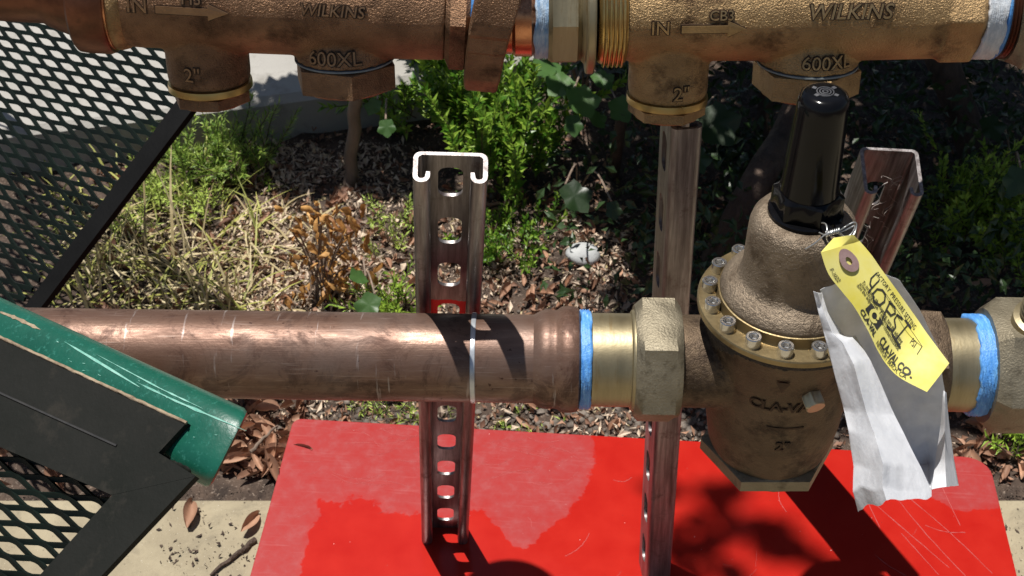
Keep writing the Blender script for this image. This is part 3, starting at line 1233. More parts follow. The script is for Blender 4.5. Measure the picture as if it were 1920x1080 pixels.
tg = thing('paper_tag', tag_pt(.05, .5), 'yellow printed paper tag wired to the round valve', 'tag')
mb = MB()
NU, NW = 60, 14
vs, fs = [], []
for side in (0, 1):
    for i in range(NU + 1):
        u = i / NU
        for j in range(NW + 1):
            w = j / NW
            # clipped corners at the wired end
            vs.append(tag_pt(u, w, 0 if side else -.0004))
nn = (NU + 1) * (NW + 1)
for i in range(NU):
    for j in range(NW):
        a = i * (NW + 1) + j
        fs.append((a, a + 1, a + NW + 2, a + NW + 1))
        fs.append((nn + a, nn + a + NW + 1, nn + a + NW + 2, nn + a + 1))
# the pointed top end
top = len(vs)
for side in (0, 1):
    off = 0 if side else -.0004
    for w, (px_, py_) in ((.2, (1563, 446)), (.8, (1600, 440))):
        vs.append(pZ(px_, py_, .745 - off))
row = lambda sd, j: sd * nn + j
for sd in (0, 1):
    a, b_ = top + sd * 2, top + sd * 2 + 1
    for j in range(NW):
        tgt = a if j < NW / 2 else b_
        fs.append((row(sd, j), tgt, row(sd, j + 1)))
    fs.append((a, b_, row(sd, NW // 2)))
mb.add(vs, fs)
card = mb.build('card', 'tag', tg, 60)


def on_tag(u0, w0, dirsign=1):
    LEN, WID = .100, .0262
    def fn(x, y, z):
        return tag_pt(u0 + x / LEN, w0 + y / WID, .00035 + z)
    return fn


tk = dict(mat='ink', parent=card, ext=.00003, name='print')
text_on('F-1022', .0032, on_tag(.105, .10), 'ink', card, .00003, 0, align='LEFT', name='print')
text_on('FACTORY PRESSURE SETTING', .0034, on_tag(.27, .86), 'ink', card, .00003, 0, align='LEFT', name='print', spacing=1.12)
for i, s_ in enumerate(('To increase the setting, turn the adjusting', 'screw clockwise. To decrease the setting,', 'turn the adjusting screw counterclockwise.')):
    text_on(s_, .0029, on_tag(.27, .50 - i * .066), 'ink', card, .00003, 0, align='LEFT', name='print', spacing=.98)
text_on('CLA-VAL', .0036, on_tag(.405, .095), 'ink', card, .00003, .00012, align='LEFT', name='print')
text_on('CLA-VAL CO.', .0054, on_tag(.595, .175), 'ink', card, .00003, .00016, align='LEFT', name='print')
text_on('NEWPORT BEACH, CA', .0031, on_tag(.585, .07), 'ink', card, .00003, 0, align='LEFT', name='print')
text_on('PSI', .0046, on_tag(.80, .66), 'ink', card, .00003, 0, align='LEFT', name='print')
mb = MB()


def stroke(mb, pts, wd, off=.0004):
    """flat pen stroke on the tag; pts are (u, w)"""
    LEN, WID = .107, .0285
    for (u0, w0), (u1, w1) in zip(pts[:-1], pts[1:]):
        dx, dy = (u1 - u0) * LEN, (w1 - w0) * WID
        L = sqrt(dx * dx + dy * dy) or 1e-9
        nx, ny = -dy / L * wd / 2, dx / L * wd / 2
        ex_, ey_ = dx / L * wd * .3, dy / L * wd * .3
        q = []
        for (bx, by, sg) in ((u0 * LEN - ex_, w0 * WID - ey_, 1), (u1 * LEN + ex_, w1 * WID + ey_, 1), (u1 * LEN + ex_, w1 * WID + ey_, -1), (u0 * LEN - ex_, w0 * WID - ey_, -1)):
            q.append(tag_pt((bx + sg * nx) / LEN, (by + sg * ny) / WID, off))
        mb.add(q, [(0, 1, 2, 3)])


box_ = [(.40, .755), (.885, .755), (.885, .575), (.40, .575)]
stroke(mb, box_[0:3], .00035)
mb.build('print_box', 'ink', card, 0)
mb = MB()
hand = [
    [(.275, .86), (.285, .70), (.315, .60), (.345, .58)], [(.335, .80), (.345, .62), (.355, .46)],           # 4
    [(.40, .74), (.375, .66), (.38, .52), (.415, .45), (.45, .50), (.455, .64), (.43, .74), (.40, .74)],      # 0
    [(.48, .74), (.495, .58), (.515, .40)], [(.475, .72), (.53, .76), (.56, .70), (.545, .60), (.50, .58)],   # P
    [(.635, .76), (.58, .72), (.585, .62), (.63, .56), (.63, .46), (.57, .42)],                               # S
    [(.66, .80), (.735, .80)], [(.70, .80), (.695, .62), (.69, .42)], [(.64, .43), (.76, .41)],               # I
]
for k_, pts in enumerate(hand):
    stroke(mb, pts, .00105, .0005 + k_ * .00002)
mb.build('handwriting', 'ink', card, 0)
# logo: dark square with a yellow ring opening to the right
mb = MB()
def quad_uw(mb, pts, off):
    mb.add([tag_pt(u, w, off) for u, w in pts], [tuple(range(len(pts)))])
quad_uw(mb, [(.415, .185), (.48, .185), (.535, .185), (.535, .375), (.48, .375), (.415, .375)], .0004)
mb.build('logo', 'ink', card, 0)
mb = MB()
cu, cw = .470, .285
for rr, a0, a1 in ((.0026, 20, 330),):
    pts = [(cu + rr * cos(radians(a)) / .107, cw + rr * sin(radians(a)) / .0285) for a in range(a0, a1 + 1, 22)]
    stroke(mb, pts, .0017, .0006)
stroke(mb, [(cu + .018, cw - .085), (cu + .03, cw - .03)], .0012, .0006)
mb.build('logo_letter', 'tag', card, 0)
# washer eyelet
mb = MB()
cu, cw = .105, .52
ww, fs = [], []
seg = 28
for r, off in ((.0022, .0005), (.0022, .0016), (.0068, .0016), (.0068, .0003)):
    for k in range(seg):
        a = 2 * pi * k / seg
        ww.append(tag_pt(cu + r * cos(a) / .086, cw + r * .75 * sin(a) / .0285, off))
for q in range(3):
    for k in range(seg):
        k2 = (k + 1) % seg
        fs.append((q * seg + k, q * seg + k2, (q + 1) * seg + k2, (q + 1) * seg + k))
mb.add(ww, fs)
mb.build('reinforcing_washer', 'washer', tg, 50)


def spl(pts, n=8):
    """smooth path through 3D points"""
    out = []
    for i in range(len(pts) - 1):
        p = [pts[max(0, i - 1)], pts[i], pts[i + 1], pts[min(len(pts) - 1, i + 2)]]
        for k in range(n):
            t = k / n
            out.append(.5 * ((2 * p[1]) + (p[2] - p[0]) * t + (2 * p[0] - 5 * p[1] + 4 * p[2] - p[3]) * t * t + (-p[0] + 3 * p[1] - 3 * p[2] + p[3]) * t ** 3))
    out.append(pts[-1])
    return out


def wp(*a):
    return [pZ(u, v, z) for u, v, z in a]


mb = MB()
WR = .00042
mb.tube(spl(wp((1510, 467, .755), (1528, 456, .752), (1546, 441, .750), (1556, 437, .749), (1566, 434, .749), (1575, 432, .750))), WR, 6)
mb.tube(spl(wp((1541, 418, .758), (1548, 420, .753), (1551, 430, .750), (1549, 440, .750), (1552, 452, .752), (1562, 462, .757), (1583, 483, .763))), WR, 6)
mb.tube(spl(wp((1536, 436, .757), (1547, 440, .752), (1558, 434, .749), (1574, 432, .749), (1588, 423, .750), (1600, 417, .751), (1606, 420, .752), (1604, 432, .752), (1597, 443, .751), (1586, 445, .750), (1576, 438, .749))), WR, 6)
mb.tube(spl(wp((1574, 436, .750), (1592, 428, .751), (1602, 423, .752), (1601, 431, .752), (1593, 441, .752), (1582, 443, .751), (1572, 438, .750))), WR, 6)
mb.tube(spl(wp((1568, 446, .751), (1585, 448, .752), (1598, 455, .755), (1607, 463, .757))), WR, 6)
coil = []
for i in range(60):
    t = i / 59
    a = t * 2 * pi * 6
    c = pZ(1549 + 24 * t, 439 - 7 * t, .7495)
    coil.append(c + UP * cos(a) * .0013 + FW * sin(a) * .0013)
mb.tube(coil, WR, 6)
wire = mb.build('tie_wire', 'wire', None, 60)
origin_to(wire, pZ(1555, 440, .75))
tag(wire, 'twisted grey tie wire fastening the yellow tag to the black cap', 'wire')


# crumpled white paper sleeve hanging behind the tag
def sheet(mb, rows, nu=26, nv=46, amp=.0016, seed=0, th=.00018):
    """rows: list of rows from top to bottom, each a list of (u,v,y) pixel + world-y; resampled and crumpled"""
    def lerp_row(row, t):
        x = t * (len(row) - 1)
        i = min(len(row) - 2, int(x))
        f_ = x - i
        return tuple(row[i][q] * (1 - f_) + row[i + 1][q] * f_ for q in range(3))
    pts = []
    for j in range(nv + 1):
        y_ = j / nv * (len(rows) - 1)
        i = min(len(rows) - 2, int(y_))
        f_ = y_ - i
        for k in range(nu + 1):
            a, b2_ = lerp_row(rows[i], k / nu), lerp_row(rows[i + 1], k / nu)
            u, v, yy = (a[q] * (1 - f_) + b2_[q] * f_ for q in range(3))
            p = pY(u, v, yy)
            q1 = V((p.x * 26 + seed, p.z * 17, seed))
            c1 = abs(mnoise.noise(q1)) + .5 * abs(mnoise.noise(q1 * 2.3)) + .22 * mnoise.noise(q1 * 5.1)
            c1 += .5 * abs(mnoise.noise(q1 * 3.7 + V((5, 1, 2))))
            p.y -= amp * (c1 * 2.4 - 1.0)
            pts.append(p)
    n = (nu + 1) * (nv + 1)
    vs = pts + [p + V((0, th, 0)) for p in pts]
    fs = []
    for j in range(nv):
        for k in range(nu):
            a = j * (nu + 1) + k
            fs.append((a, a + nu + 1, a + nu + 2, a + 1))
            fs.append((n + a, n + a + 1, n + a + nu + 2, n + a + nu + 1))
    def rim(i0, i1):
        fs.append((i0, i1, n + i1, n + i0))
    for k in range(nu):
        rim(k, k + 1)
        rim(nv * (nu + 1) + k + 1, nv * (nu + 1) + k)
    for j in range(nv):
        rim((j + 1) * (nu + 1), j * (nu + 1))
        rim(j * (nu + 1) + nu, (j + 1) * (nu + 1) + nu)
    mb.add(vs, fs)


pp = thing('paper_sleeve', pY(1660, 945, VY - .1), 'crumpled white paper sleeve hanging behind the yellow tag', 'paper')
mb = MB()
F = VY - .068
sheet(mb, [
    [(1524, 543, F), (1532, 545, F - 0.002), (1542, 551, F + .001)],
    [(1533, 580, F - 0.005), (1543, 582, F - 0.007), (1553, 584, F - 0.002)],
    [(1543, 618, F - 0.009), (1560, 622, F - 0.014), (1585, 632, F - 0.005)],
    [(1553, 655, F - 0.016), (1580, 642, F - 0.025), (1604, 629, F - 0.007)],
    [(1564, 700, F - 0.028), (1600, 680, F - 0.041), (1632, 675, F - 0.021)],
    [(1583, 771, F - 0.044), (1624, 771, F - 0.062), (1675, 771, F - 0.039)],
    [(1592, 812, F - 0.060), (1640, 815, F - 0.078), (1694, 808, F - 0.053)],
    [(1602, 880, F - 0.076), (1655, 868, F - 0.099), (1725, 868, F - 0.071)],
    [(1600, 925, F - 0.090), (1655, 915, F - 0.110), (1745, 914, F - 0.083)],
    [(1609, 960, F - 0.094), (1662, 938, F - 0.117), (1745, 925, F - 0.087)]], 40, 90, .0030, 3)
mb.build('front_sheet', 'paper', pp, 60)
mb = MB()
sheet(mb, [
    [(1538, 546, F + .001), (1600, 515, F + .008), (1655, 512, F + .013), (1688, 528, F + .015)],
    [(1552, 600, F + .003), (1615, 580, F + .014), (1670, 570, F + .018), (1724, 580, F + .019)],
    [(1575, 660, F + .004), (1640, 660, F + .020), (1700, 655, F + .023), (1758, 650, F + .022)],
    [(1610, 740, F + .002), (1670, 740, F + .024), (1725, 738, F + .026), (1772, 735, F + .024)],
    [(1650, 800, F - .000), (1700, 805, F + .027), (1738, 810, F + .028), (1768, 800, F + .024)],
    [(1700, 865, F - .004), (1722, 868, F + .026), (1740, 868, F + .030), (1759, 864, F + .018)],
    [(1735, 912, F - .014), (1740, 914, F + .004), (1744, 915, F + .008), (1748, 916, F + .002)]], 34, 60, .0018, 9)
mb.build('back_sheet', 'paper', pp, 60)
mb = MB()
sheet(mb, [
    [(1768, 732, F - 0.006), (1771, 733, F - 0.006), (1774, 735, F + .001)],
    [(1764, 800, F - 0.014), (1772, 802, F - 0.024), (1781, 804, F - 0.004)],
    [(1755, 862, F - 0.030), (1772, 864, F - 0.044), (1789, 862, F - 0.012)],
    [(1747, 918, F - 0.066), (1775, 914, F - 0.068), (1798, 911, F - 0.028)]], 12, 34, .0009, 5)
mb.build('folded_side', 'paper', pp, 60)

# =================================================================== UPPER VALVE LINE
YU = -.060


def upt(u, v):
    return pY(u, v, YU)


def body_frame(uA, vA, uB, vB):
    A, B = upt(uA, vA), upt(uB, vB)
    ax = (B - A).normalized()
    def s(u):
        lo, hi = -.6, .9
        for _ in range(45):
            mid = (lo + hi) / 2
            q = A + ax * mid - CAM
            if 960 + FPX * q.x / q.dot(FW) < u:
                lo = mid
            else:
                hi = mid
        return lo
    return A, ax, s


def around(A, ax, s0, r, el):
    """text mapping on a barrel: el = elevation angle of the text line"""
    fr = V((0, -1, 0))
    upd = fr.cross(ax) * -1
    upd = ax.cross(fr) if ax.cross(fr).z > 0 else -ax.cross(fr)
    def fn(x, y, z):
        a = el + y / r
        return A + ax * (s0 + x) + (fr * cos(a) + upd * sin(a)) * (r + z)
    return fn


def boss_text(cx, cy, z0, r, a0=0.0):
    def fn(x, y, z):
        a = a0 + x / r
        return V((cx + (r + z) * sin(a), cy - (r + z) * cos(a), z0 + y))
    return fn


BODY = {}


def backflow(label, metal, A, ax, s, prof, cap2, cap6, texts, wtext, extra_cast=None, hexh=.019):
    root = thing('check_valve', A + ax * s(cap6[0]) - V((0, 0, .085)), label, 'valve', 'cast bronze valves')
    mb = MB()
    # barrel
    pr = [(0, s(prof[0][1]))] + [(r, s(u)) for r, u in prof] + [(0, s(prof[-1][1]))]
    mb.lathe(A, ax, pr, 72)
    # the lower bosses lean a little towards the viewer
    tl = radians(12)
    T = V((0, sin(tl), cos(tl)))
    Fd = V((0, -cos(tl), sin(tl)))

    def drop(c, r, vv):
        lo, hi = 0.0, .2
        for _ in range(40):
            mid = (lo + hi) / 2
            q = c - T * mid + Fd * r - CAM
            if 540 - FPX * q.dot(UP) / q.dot(FW) < vv:
                lo = mid
            else:
                hi = mid
        return -lo
    u2, r2, vring = cap2
    c2 = A + ax * s(u2)
    z2 = drop(c2, r2, vring)
    mb.lathe(c2, T, [(0, 0), (r2 + .003, -.004), (r2 + .0008, -.028), (r2, -.038), (r2, z2 + .006), (r2 - .001, z2 + .001), (0, z2 + .001)], 56)
    u6, r6, vseam = cap6
    c6 = A + ax * s(u6)
    z6 = drop(c6, r6, vseam)
    mb.lathe(c6, T, [(0, 0), (r6 - .001, -.006), (r6 - .002, z6 + .016), (r6 - .0008, z6 + .007), (r6, z6 + .0006), (0, z6 + .0006)], 64)
    # the upper covers (mostly above the picture), set back so their shadows reach the board
    cv = c6 + V((0, .022, 0))
    mb.lathe(cv, Zd, [(0, 0), (.018, .01), (.026, .030), (.034, .045), (.036, .062), (0, .062)], 56)
    cv = c6 + V((0, .035, 0))
    if extra_cast:
        extra_cast(mb)
    body_o = cast(mb.build('body', metal, root), .0013, 7)
    mb = MB()
    mb.cyl(cv, Zd, .046, .060, .072, 48)
    mb.hexa(cv, Zd, .026, .072, .092)
    mb.build('top_cover', metal, root, 30)
    mb = MB()
    pr = [(r2 - .002, z2 + .0016), (r2 + .0004, z2 + .0012), (r2 + .0006, z2 - .0004), (r2 + .0006, z2 - .0030), (r2 - .0006, z2 - .0038), (r2 - .004, z2 - .0040)]
    mb.lathe(c2, T, pr, 56)
    mb.build('cap_rim', 'gold', root, 30)
    mb = MB()
    mb.hexa(c2, T, r2 - .0005, z2 - .0125, z2 - .0037, rot=radians(20), cham=.0012)
    mb.build('cap_hexagon', metal, root, 28)
    mb = MB()
    mb.lathe(c6, T, [(r6 - .003, z6 + .0006), (r6 + .0001, z6 + .0004), (r6 + .0001, z6 - .0006), (r6 - .003, z6 - .0010)], 64)
    mb.build('gasket', 'gasket_grey', root, 30)
    mb = MB()
    mb.hexa(c6, T, r6 + .0022, z6 - hexh, z6 - .0009, rot=radians(13), cham=.0014)
    mb.build('plug_hexagon', metal, root, 28)
    for body, size, u, el, r, sh in wtext:
        relief(body, size, around(A, ax, s(u), r, el), body_o, metal, sh)
    (t2_, sz2, x2, y2), (t6, sz6, x6, y6) = texts

    def boss(c, r, x0, y0, slope):
        def fn(x, y, z):
            rr = r + z - slope * y
            a = (x0 + x) / r
            return c + T * (y0 + y) + Fd * (rr * cos(a)) + RT * (rr * sin(a))
        return fn
    relief(t2_, sz2, boss(c2, r2, x2, z2 + y2, 0), body_o, metal)
    relief(t6, sz6, boss(c6, r6 - .0006, x6, z6 + y6, .10), body_o, metal)
    root['_body'] = body_o.name
    BODY[root.name] = body_o
    del root['_body']
    return root


def arrow(A, ax, s, u0, u1, el, r, parent, metal):
    fn = around(A, ax, 0, r, el)
    L0, L1 = s(u0), s(u1)
    h = .0022
    out = [(L0, h), (L0 + (L1 - L0) * .72, h), (L0 + (L1 - L0) * .72, h * 2.3), (L1, 0), (L0 + (L1 - L0) * .72, -h * 2.3), (L0 + (L1 - L0) * .72, -h), (L0, -h), (L0 + .004, 0)]
    for mat, grow, top in (('patina_shadow', .0007, .0002), (metal + '_letter', 0, .0009)):
        c = (sum(p[0] for p in out) / 8, 0)
        pts = []
        for x, y in out:
            dx, dy = x - c[0], y - c[1]
            l = sqrt(dx * dx + dy * dy)
            pts.append((x + dx / l * grow, y + (grow if dy > 0 else -grow if dy < 0 else 0)))
        mb = MB()
        vs = [fn(x, y, top) for x, y in pts] + [fn(x, y, -.002) for x, y in pts]
        mb.add(vs, [(0, 1, 5, 6), (6, 7, 0), (1, 2, 3), (1, 3, 5), (3, 4, 5)] + [(i, i + 8, (i + 1) % 8 + 8, (i + 1) % 8) for i in range(8)])
        mb.build('arrow_mark' if mat != 'patina_shadow' else 'arrow_outline', mat, parent, 0)


# left valve
A, ax, s = body_frame(215, -30, 830, 6)
lw = backflow('reddish bronze check valve at upper left, lettered 600XL', 'bronze', A, ax, s,
              [(.0355, 228), (.0372, 245), (.0372, 470), (.0365, 600), (.0355, 760), (.0345, 838)],
              (376, .0258, 180), (640, .0312, 137),
              (('2"', .0125, -.005, .0125), ('600XL', .0125, -.003, .0078)),
              [('IN', .0125, 281, radians(10), .0372, 0), ('H3', .010, 380, radians(19), .0372, 0), ('WILKINS', .0098, 633, radians(15), .0365, .15)])
arrow(A, ax, s, 315, 446, radians(8), .0372, BODY[lw.name], 'bronze')
mb = MB()
mb.lathe(A, ax, [(.030, s(214)), (.0372, s(217)), (.0392, s(224)), (.0396, s(232)), (.0385, s(243)), (.0360, s(252))], 72)
mb.build('end_bead', 'bronze_gold', lw)
mb = MB()
mb.hexa(A, ax, .0405, s(838), s(884), rot=radians(20), cham=.003)
mb.build('end_hexagon', 'bronze', lw, 28)
mb = MB()
mb.lathe(A, ax, tape_prof(.0345, s(882), s(898), 8), 60)
mb.build('thread_tape', 'blue', lw, 180)

# fittings on the far left
fl_ = thing('copper_adapter', A + ax * s(150), 'dark copper adapter and pipe entering the left check valve', 'pipe fitting')
mb = MB()
mb.lathe(A, ax, [(0, s(-160)), (.0262, s(-160)), (.0262, s(-60)), (.0262, s(20)), (.0262, s(84)), (.0282, s(96)), (.0300, s(112)), (.0325, s(135)), (.0338, s(147)), (.034, s(152))], 64)
mb.build('pipe', 'copper_dark', fl_)
mb = MB()
mb.lathe(A, ax, [(.030, s(148)), (.0402, s(151)), (.0420, s(156)), (.0425, s(170)), (.0425, s(210)), (.0412, s(219)), (.034, s(222))], 64)
mb.build('sleeve', 'copper_dark', fl_)
mb = MB()
mb.lathe(A, ax, [(.036, s(216)), (.0398, s(219)), (.0398, s(223)), (.036, s(225))], 64)
mb.build('solder_ring', 'copper', fl_)

# bent bar
lev = MB()
def bar(mb, line, wdt, thick_prof):
    vs, fs = [], []
    n = len(line)
    for (u, v, y, w) in line:
        a, b2_ = pY(u - w / 2, v, y), pY(u + w / 2, v + w * .10, y)
        e = (b2_ - a)
        nrm = V((0, 1, 0))
        c = .0012
        d = e.normalized()
        vs += [a + d * c, b2_ - d * c, b2_ + nrm * c, b2_ + nrm * thick_prof, a + nrm * thick_prof, a + nrm * c]
    for i in range(n - 1):
        for k in range(6):
            k2 = (k + 1) % 6
            fs.append((i * 6 + k, i * 6 + k2, (i + 1) * 6 + k2, (i + 1) * 6 + k))
    fs.append(tuple(range(5, -1, -1)))
    L = (n - 1) * 6
    fs.append(tuple(range(L, L + 6)))
    mb.add(vs, fs)


bar(lev, [(943, -70, YU - .033, 84), (934, 0, YU - .040, 84), (921, 50, YU - .0425, 80), (917, 66, YU - .0425, 78), (916, 71, YU - .0405, 77), (911, 97, YU - .0400, 74),
          (910, 100, YU - .0385, 73), (903, 148, YU - .0370, 68), (902, 154, YU - .0355, 66), (901, 166, YU - .0300, 62), (901, 169, YU - .026, 58)], .02, .016)
levo = lev.build('bent_bar', 'bronze', None, 28, fix=True)
origin_to(levo, upt(905, 160))
tag(levo, 'bent flat bronze bar hanging below the upper pipe beside the copper nipple', 'metal bar')

# middle fittings : copper nipple, pale tape, brass adapter, flange ring, thread rings
A3, ax3, s3 = body_frame(940, 14, 1180, 12)
mf = thing('brass_adapter', A3 + ax3 * s3(1060), 'shiny brass adapter with copper nipple, pale tape and a thin flange ring', 'pipe fitting')
mb = MB()
mb.lathe(A3, ax3, [(.0285, s3(900)), (.0285, s3(960)), (.0300, s3(966)), (.0302, s3(996)), (.0285, s3(1002)), (.0285, s3(1012))], 64)
mb.build('copper_nipple', 'copper', mf)
mb = MB()
mb.lathe(A3, ax3, tape_prof(.0312, s3(1001), s3(1030), 14, .0006), 120)
ragged(mb, A3, ax3, .0013)
mb.build('thread_tape', 'blue_pale', mf, 180)
mb = MB()
mb.hexa(A3, ax3, .0362, s3(1027), s3(1088), rot=radians(35), cham=.0025, n=8)
mb.build('octagonal_body', 'brass', mf, 24)
mb = MB()
mb.lathe(A3, ax3, [(.030, s3(1085)), (.0335, s3(1090)), (.0350, s3(1095)), (.0405, s3(1097)), (.0412, s3(1100)), (.0412, s3(1110)), (.0405, s3(1113)), (.030, s3(1114))], 72)
mb.build('flange_ring', 'brass', mf, 30)
mb = MB()
mb.lathe(A3, ax3, [(.024, s3(1108)), (.024, s3(1130))], 48)
mb.build('inner_sleeve', 'black_gap', mf)
tr = thing('threaded_ring', A3 + ax3 * s3(1145), 'ribbed golden brass thread at the inlet of the right valve', 'pipe fitting')
mb = MB()
pr = [(.026, s3(1116)), (.0335, s3(1119)), (.0352, s3(1126))]
for i in range(5):
    a = 1128 + i * 8.2
    pr += [(.0352, s3(a)), (.0372, s3(a + 1.5)), (.0376, s3(a + 3.5)), (.0372, s3(a + 5.5)), (.0352, s3(a + 7))]
pr += [(.034, s3(1172))]
mb.lathe(A3, ax3, pr, 72)
mb.build('thread', 'gold', tr, 40)

# right valve
A, ax, s = body_frame(1170, 12, 1830, 3)


def rend(mb):
    mb.hexa(A, ax, .0378, s(1748), s(1826), rot=radians(20), cham=.003)


rw = backflow('golden bronze check valve at upper right, lettered 600XL', 'bronze_gold', A, ax, s,
              [(.0325, 1165), (.0335, 1180), (.0338, 1300), (.0345, 1450), (.0350, 1600), (.0345, 1750)],
              (1260, .0252, 206), (1525, .0314, 148),
              (('2"', .0125, .006, .0095), ('600XL', .0118, .006, .0090)),
              [('IN', .0115, 1230, radians(5), .0338, 0), ('CB3', .0085, 1340, radians(18), .0342, 0), ('WILKINS', .0128, 1570, radians(20), .035, .2)], rend)
arrow(A, ax, s, 1268, 1384, radians(5), .0346, BODY[rw.name], 'bronze_gold')
mb = MB()
fn = around(A, ax, s(1574), .035, radians(38))
mb.add([fn(x, y, z) for z in (.0008, -.003) for x, y in ((-.016, -.0018), (.016, -.0018), (.016, .0018), (-.016, .0018))],
       [(0, 1, 2, 3), (0, 4, 5, 1), (1, 5, 6, 2), (3, 2, 6, 7), (0, 3, 7, 4)])
mb.build('nameplate_bar', 'bronze_gold', BODY[rw.name], 0)

re_ = thing('pipe_union', A + ax * s(1880), 'grey hexagonal union with white and blue tape at the upper right corner', 'pipe fitting', 'pipe unions')
mb = MB()
axr = (ax + V((0, 0, .0))).normalized()
mb.lathe(A, ax, tape_prof(.0348, s(1822), s(1862), 18, .0006), 120)
ragged(mb, A, ax, .0018)
mb.build('thread_tape', 'white_tape', re_, 180)
mb = MB()
mb.lathe(A, ax, tape_prof(.0350, s(1858), s(1866), 3, .0006), 64)
mb.build('blue_tape_edge', 'blue', re_, 180)
mb = MB()
mb.lathe(A, ax, tape_prof(.0345, s(1864), s(1890), 8, .0007), 64)
mb.build('thread', 'copper_dark', re_, 60)
mb = MB()
mb.hexa(A, ax, .0435, s(1884), s(2050), rot=radians(12), cham=.007)
mb.build('hexagonal_body', 'nut', re_, 28)

# =================================================================== GREEN METAL BENCH (left)
AB = V((.735, -.68, 0)).normalized()
BB = V((-.576, -.622, -.53))
BB = (BB - AB * BB.dot(AB)).normalized()
NB = AB.cross(BB)
if NB.z < 0:
    NB = -NB
near0 = pZ(150, 950, .775)
far0 = pZ(200, 300, 1.27)
bench = thing('metal_bench', V((-.62, -.15, CZ)), 'green coated expanded-metal bench at the left edge with dark mesh panels', 'bench')


def nearp(u, v, off=0.0):
    return pP(u, v, near0 + NB * off, NB)


def farp(u, v, off=0.0):
    return pP(u, v, far0 + NB * off, NB)


# rounded edge rail
ra = nearp(431, 843, -.006)
rb = nearp(-31, 623, -.006)
rd = (ra - rb).normalized()
RR = .0232
mb = MB()
Lr = (ra - rb).length
prof = [(0, -.35)] + [(RR, -.35 + (Lr + .35) * i / 30) for i in range(30)] + [(RR, Lr - .004), (RR - .0012, Lr - .0012), (RR - .004, Lr), (RR - .006, Lr - .0006), (0, Lr - .002)]
mb.lathe(rb, rd, prof, 64)
e_n = (NB - rd * NB.dot(rd)).normalized()
e_s = rd.cross(e_n)
for q in mb.v:
    al = (q - rb).dot(rd)
    w_ = q - rb - rd * al
    a_, b_ = w_.dot(e_n), w_.dot(e_s)
    rr_ = sqrt(a_ * a_ + b_ * b_)
    if rr_ > 1e-6:
        ca, sa = abs(a_ / rr_), abs(b_ / rr_)
        k_ = (ca ** 3.0 + sa ** 3.0) ** (-1 / 3.0)
        nw = (e_n * a_ * .82 + e_s * b_) * k_
        q += nw - w_
vw = (ra - CAM).normalized()
ne = (rd - vw * rd.dot(vw)).normalized()
for q in mb.v:
    al = (q - rb).dot(rd)
    if al > Lr - .03:
        w_ = q - rb - rd * al
        q += rd * (-(w_.dot(ne)) / rd.dot(ne)) * min(1, (al - Lr + .03) / .024)
mb.build('edge_rail', 'green_rail', bench, 40)
OFF = .0172


def rail_hit(u, v):
    d = ray(u, v)
    for k_ in range(700):
        q = CAM + d * (.60 + k_ * .0004)
        w_ = q - rb
        w_ -= rd * w_.dot(rd)
        if (abs(w_.dot(e_n)) / (.82 * RR)) ** 3 + (abs(w_.dot(e_s)) / RR) ** 3 < 1:
            return q - d.normalized() * .0007
    return None


def rail_mark(name, line, width, mat):
    """a thin chip, gloss streak or scuff lying on the rail; line: (u, v) pixels, width in pixels"""
    mb = MB()
    pts = []
    n_ = 14
    for i in range(n_ + 1):
        t = i / n_ * (len(line) - 1)
        k_ = min(len(line) - 2, int(t))
        f_ = t - k_
        u, v = (line[k_][q] * (1 - f_) + line[k_ + 1][q] * f_ for q in (0, 1))
        hw = width * (.25 + abs(mnoise.noise(V((i * .6, u * .01, 3))))) * min(1, 4 * i / n_ + .1, 4 * (1 - i / n_) + .1)
        a_, b_ = rail_hit(u + hw * .4, v - hw * .9), rail_hit(u - hw * .4, v + hw * .9)
        if a_ is None or b_ is None:
            continue
        pts += [a_, b_]
    mb.add(pts, [(2 * i, 2 * i + 1, 2 * i + 3, 2 * i + 2) for i in range(len(pts) // 2 - 1)])
    mb.build(name, mat, bench, 60)


M['scuff_glint'] = simple('pale_green_scuff_glint', (.10, .34, .26), (.26, .5, .42), .5, 0, 200, 500, .4, .0004)
rail_mark('scrape', [(-2, 584), (30, 596), (76, 618)], 8, 'worn')
rail_mark('scuff_glint', [(120, 640), (190, 682), (262, 726)], 5, 'scuff_glint')  # pale streaks: highlight along the ridge painted in, partly scuffs
rail_mark('scuff_glint', [(255, 716), (330, 752), (462, 808)], 3.5, 'scuff_glint')
rail_mark('scuff_glint', [(180, 664), (300, 728), (380, 766)], 2.5, 'scuff_glint')
for i in range(16):
    u, v = rnd.uniform(40, 440), 0
    v = 600 + (u - 0) * .46 + rnd.uniform(-10, 55)
    rail_mark('chip', [(u, v), (u + rnd.uniform(3, 7), v + rnd.uniform(0, 4))], rnd.uniform(.8, 1.8), 'scuff_glint')
mb = MB()
band = [(-90, 590), (350, 792), (297, 849), (366, 893), (210, 928), (0, 838), (-90, 799)]
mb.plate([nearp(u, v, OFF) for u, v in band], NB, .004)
mb.build('side_plate', 'dark_plate', bench, 0)
mb = MB()
strip = [(210, 928.4), (366, 893.4), (187, 1083), (90, 1185), (-24, 1185), (73, 1080)]
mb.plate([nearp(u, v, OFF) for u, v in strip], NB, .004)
mb.build('frame_strip', 'dark_plate', bench, 0)
mb = MB()
for (a, b_) in (((-90, 591), (350, 793)),):
    n_ = 60
    pts = []
    for i in range(n_ + 1):
        t = i / n_
        p = nearp(a[0] + (b_[0] - a[0]) * t, a[1] + (b_[1] - a[1]) * t, OFF + .0002)
        pts.append(p + V((0, 0, .0006 * mnoise.noise(V((t * 30, 0, 0))))))
    mb.tube(pts, [.0009 + .0006 * abs(mnoise.noise(V((t * 23, 4, 0)))) for t in [i / n_ for i in range(n_ + 1)]], 6)
mb.build('worn_edge', 'worn', bench, 60)
mb = MB()
